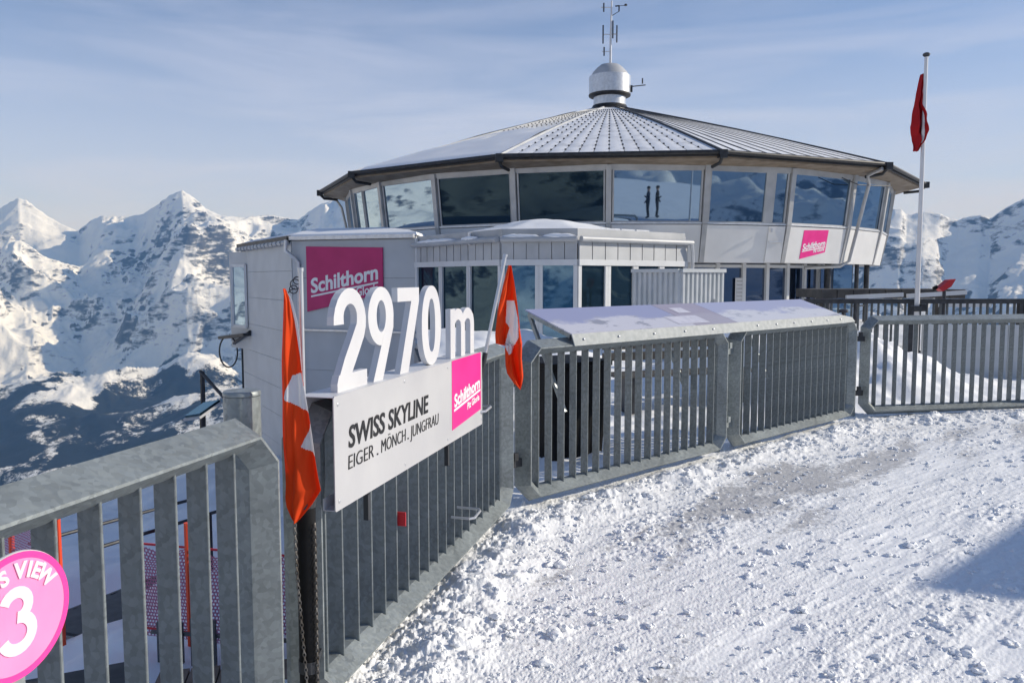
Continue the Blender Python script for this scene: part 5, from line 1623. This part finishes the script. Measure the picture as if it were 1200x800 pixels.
# timber chest
ch = empty('timber_chest', (-3.3, 5.7, low_z(-3.3, 5.7) - .35), R(25), 'grey timber chest on the lower snow behind the round pink sign', 'chest')
for i in range(4):
    mb = MB(); mb.box((0, -.36, .12 + i * .2), (.9, .04, .19)); mb.build('plank', M_wood, ch)
    mb = MB(); mb.box((.45, 0, .12 + i * .2), (.04, .70, .19)); mb.build('plank', M_wood, ch)
mb = MB(); mb.box((0, 0, .46), (.84, .66, .84)); mb.build('liner', M_darkwood, ch)
mb = MB(); mb.box((0, 0, .92), (1.0, .82, .06)); mb.build('lid', M_darkwood, ch)
# steel walkway / stair on the lower terrace
wk = empty('steel_walkway', (-5.6, 9.6, low_z(-5.6, 9.6) - 0.95), R(70), 'dark steel walkway with handrail below the left railing', 'walkway')
for i in range(10):
    mb = MB(); mb.box((i * .3, 0, .9 - i * .02), (.27, .9, .04)); mb.build('tread', M_dark, wk)
for y_ in (-.45, .45):
    mb = MB(); mb.bar((-.1, y_, .86), (2.9, y_, .68), .05, .12); mb.build('stringer', M_dark, wk)
    mb = MB(); mb.tube([(-.1, y_, 1.95), (2.9, y_, 1.75)], .025, 8); mb.build('handrail', M_dark, wk)
    for i in range(5):
        mb = MB(); mb.tube([(i * .7, y_, -.4), (i * .7, y_, 1.93 - i * .045)], .022, 8); mb.build('baluster', M_dark, wk)
# low palisade and timber platform between net and deck
pal = empty('palisade', (-3.35, 7.25, low_z(-3.3, 7.25) + .05), R(-8), 'short row of thin grey stakes in the snow below the net', 'palisade')
for i in range(14):
    mb = MB(); mb.box((i * .11, random.uniform(-.02, .02), .25), (.03, .03, .62 + random.uniform(-.06, .06))); mb.build('stake', M_galv_far, pal)
mb = MB(); mb.bar((-.1, 0.03, .42), (1.6, 0.03, .42), .03, .03); mb.build('rail', M_galv_far, pal)
pl = empty('timber_platform', (-3.0, 6.3, low_z(-3, 6.3) - .12), R(12), 'dark edged timber platform below the left railing', 'platform')
for i in range(6):
    mb = MB(); mb.box((0.1 + i * .26, 0, .34), (.245, .9, .05)); mb.build('plank', M_wood, pl)
mb = MB(); mb.box((.75, -.48, .26), (1.7, .06, .24)); mb.build('edge_beam', M_darkwood, pl)
# tilted dark panel and rod by the post
tp = empty('solar_panel', (-6.5, 16.4, -3.68), R(-40), 'dark tilted panel on a stand below the left corner of the grey block', 'panel')
mb = MB(); M3 = Matrix.Rotation(R(28), 3, 'X') @ Matrix.Rotation(R(-12), 3, 'Y'); mb.box((0, 0, 2.5), (0.8, 0.5, .06), 0, M3); mb.build('plate', M_glassd, tp)
mb = MB(); mb.box((0, 0, 2.45), (0.86, 0.56, .05), 0, M3); mb.build('rim', M_post, tp)
mb = MB(); mb.tube([(0, 0, -2), (0, 0, 2.45)], .06, 10); mb.bar((-.4, .1, 1.6), (0, 0, 2.3), .05); mb.build('stand', M_dark, tp)
mb = MB(); mb.tube([(-7.75, 19.5, -0.75), (-6.85, 18.9, -1.45)], .04, 8); mb.tube([(-7.7, 19.5, -.75), (-7.75, 19.5, -6)], .06, 8)
tag(mb.build('boom_arm', M_dark, None, True), 'dark slanted boom arm left of the grey block', 'boom')

# ================================================================ BEHIND THE VIEWER: visitors mirrored in the windows, unseen hut added to throw the shadow
def person(loc, rz, coat, trousers, lab, arm):
    root = empty('person', loc, rz, lab, 'person', 'visitors mirrored in the restaurant windows')
    V = [(0, 0, .93), (0, 0, 1.12), (0, 0, 1.38), (0, 0, 1.50), (0, 0.01, 1.62), (0, 0.015, 1.70),
         (-.10, 0, .88), (-.11, -.01, .50), (-.12, .02, .10), (-.12, -.12, .05),
         (.10, 0, .88), (.12, -.03, .50), (.13, .04, .10), (.13, -.10, .05),
         (-.19, 0, 1.40), (-.26, .02, 1.12), (-.24, -.10, .90), (-.23, -.16, .83),
         (.19, 0, 1.40), (.27, .0, 1.13), (.22, -.16, 1.13 if arm else .90), (.16, -.24, 1.22 if arm else .83)]
    E = [(0, 1), (1, 2), (2, 3), (3, 4), (4, 5), (0, 6), (6, 7), (7, 8), (8, 9), (0, 10), (10, 11), (11, 12), (12, 13), (2, 14), (14, 15), (15, 16), (16, 17), (2, 18), (18, 19), (19, 20), (20, 21)]
    Rr = [.16, .15, .17, .065, .095, .09, .095, .07, .05, .045, .095, .07, .05, .045, .075, .058, .045, .04, .075, .058, .045, .04]
    me = bpy.data.meshes.new('body'); me.from_pydata(V, E, []); o = link('body', me, root)
    sk = o.modifiers.new('skin', 'SKIN'); o.modifiers.new('sub', 'SUBSURF').levels = 2
    for i, sv_ in enumerate(me.skin_vertices[0].data):
        sv_.radius = (Rr[i], Rr[i] * (.75 if i < 3 else 1)); sv_.use_root = (i == 0)
    m = mat('outfit_' + lab.split()[0], coat, .8); b = m.node_tree.nodes['Principled BSDF']
    tc = N(m, 'ShaderNodeTexCoord'); sp_ = N(m, 'ShaderNodeSeparateXYZ'); L(m, tc.outputs['Object'], sp_.inputs['Vector'])
    rp = N(m, 'ShaderNodeValToRGB'); rp.color_ramp.interpolation = 'CONSTANT'
    mr = N(m, 'ShaderNodeMath', operation='DIVIDE'); mr.inputs[1].default_value = 2.0; L(m, sp_.outputs['Z'], mr.inputs[0]); L(m, mr.outputs['Value'], rp.inputs['Fac'])
    e = rp.color_ramp.elements; e[0].position = 0; e[0].color = (.02, .02, .02, 1); e[1].position = .05; e[1].color = (*trousers, 1)
    for p_, c_ in ((.44, coat), (.755, (.55, .36, .28)), (.825, (.03, .025, .02))):
        k = e.new(p_); k.color = (*c_, 1)
    L(m, rp.outputs['Color'], b.inputs['Base Color']); me.materials.append(m)
    mb = MB(); mb.lathe([(.02, 1.79), (.085, 1.77), (.105, 1.71), (.108, 1.665), (.09, 1.66)], 16); mb.build('hat', M_black, root, True)
    return root


person((7.95, 2.9, 0.0), R(-70), (.03, .035, .06), (.02, .02, .025), 'dark coated visitor standing at left, mirrored in the window', True)
person((8.52, 2.6, 0.0), R(110), (.02, .02, .025), (.025, .025, .03), 'black clad visitor at right holding a camera, mirrored in the window', True)
hut = empty('shadow_hut', (10.97, 5.00, 0), 0, 'unseen grey hut right of the deck, shaped to throw the shadow on the snow', 'hut')  # out of view; plan and height set by the shadow it has to cast
e1, e2_ = Vector((math.cos(R(41)), math.sin(R(41)), 0)) * 3.2, Vector((math.cos(R(-24)), math.sin(R(-24)), 0)) * 3.2
q = [Vector(), e2_, e1 + e2_, e1]
mb = MB(); mb.prism([(p.x, p.y, -.1) for p in q], [(p.x, p.y, 3.9) for p in q]); mb.build('wall', M_clad, hut)
mb = MB(); mb.prism([(p.x, p.y, 3.91) for p in q], [(p.x, p.y, 4.0) for p in q]); mb.build('roof', M_zinc, hut)
for u in (.25, .6):
    mb = MB(); c = e2_ * u; mb.box((c.x - .02, c.y - .02, 1.8), (.9, .04, 1.0), R(-24)); mb.build('window', M_glassd, hut)


# ================================================================ AIR
M_air = bpy.data.materials.new('alpine_air'); M_air.use_nodes = True
t = M_air.node_tree; t.nodes.clear()
o_ = t.nodes.new('ShaderNodeOutputMaterial'); pv = t.nodes.new('ShaderNodeVolumePrincipled')
pv.inputs['Color'].default_value = (0.22, 0.48, 1.0, 1); pv.inputs['Absorption Color'].default_value = (1, 1, 1, 1); pv.inputs['Density'].default_value = 1.9e-4; pv.inputs['Anisotropy'].default_value = 0.0
t.links.new(pv.outputs['Volume'], o_.inputs['Volume'])
mb = MB(); mb.box((0, 0, -165), (9600, 9600, 1060))
hz = mb.build('haze', M_air); tag(hz, 'thin blue alpine haze filling the valley', 'haze', kind='stuff')
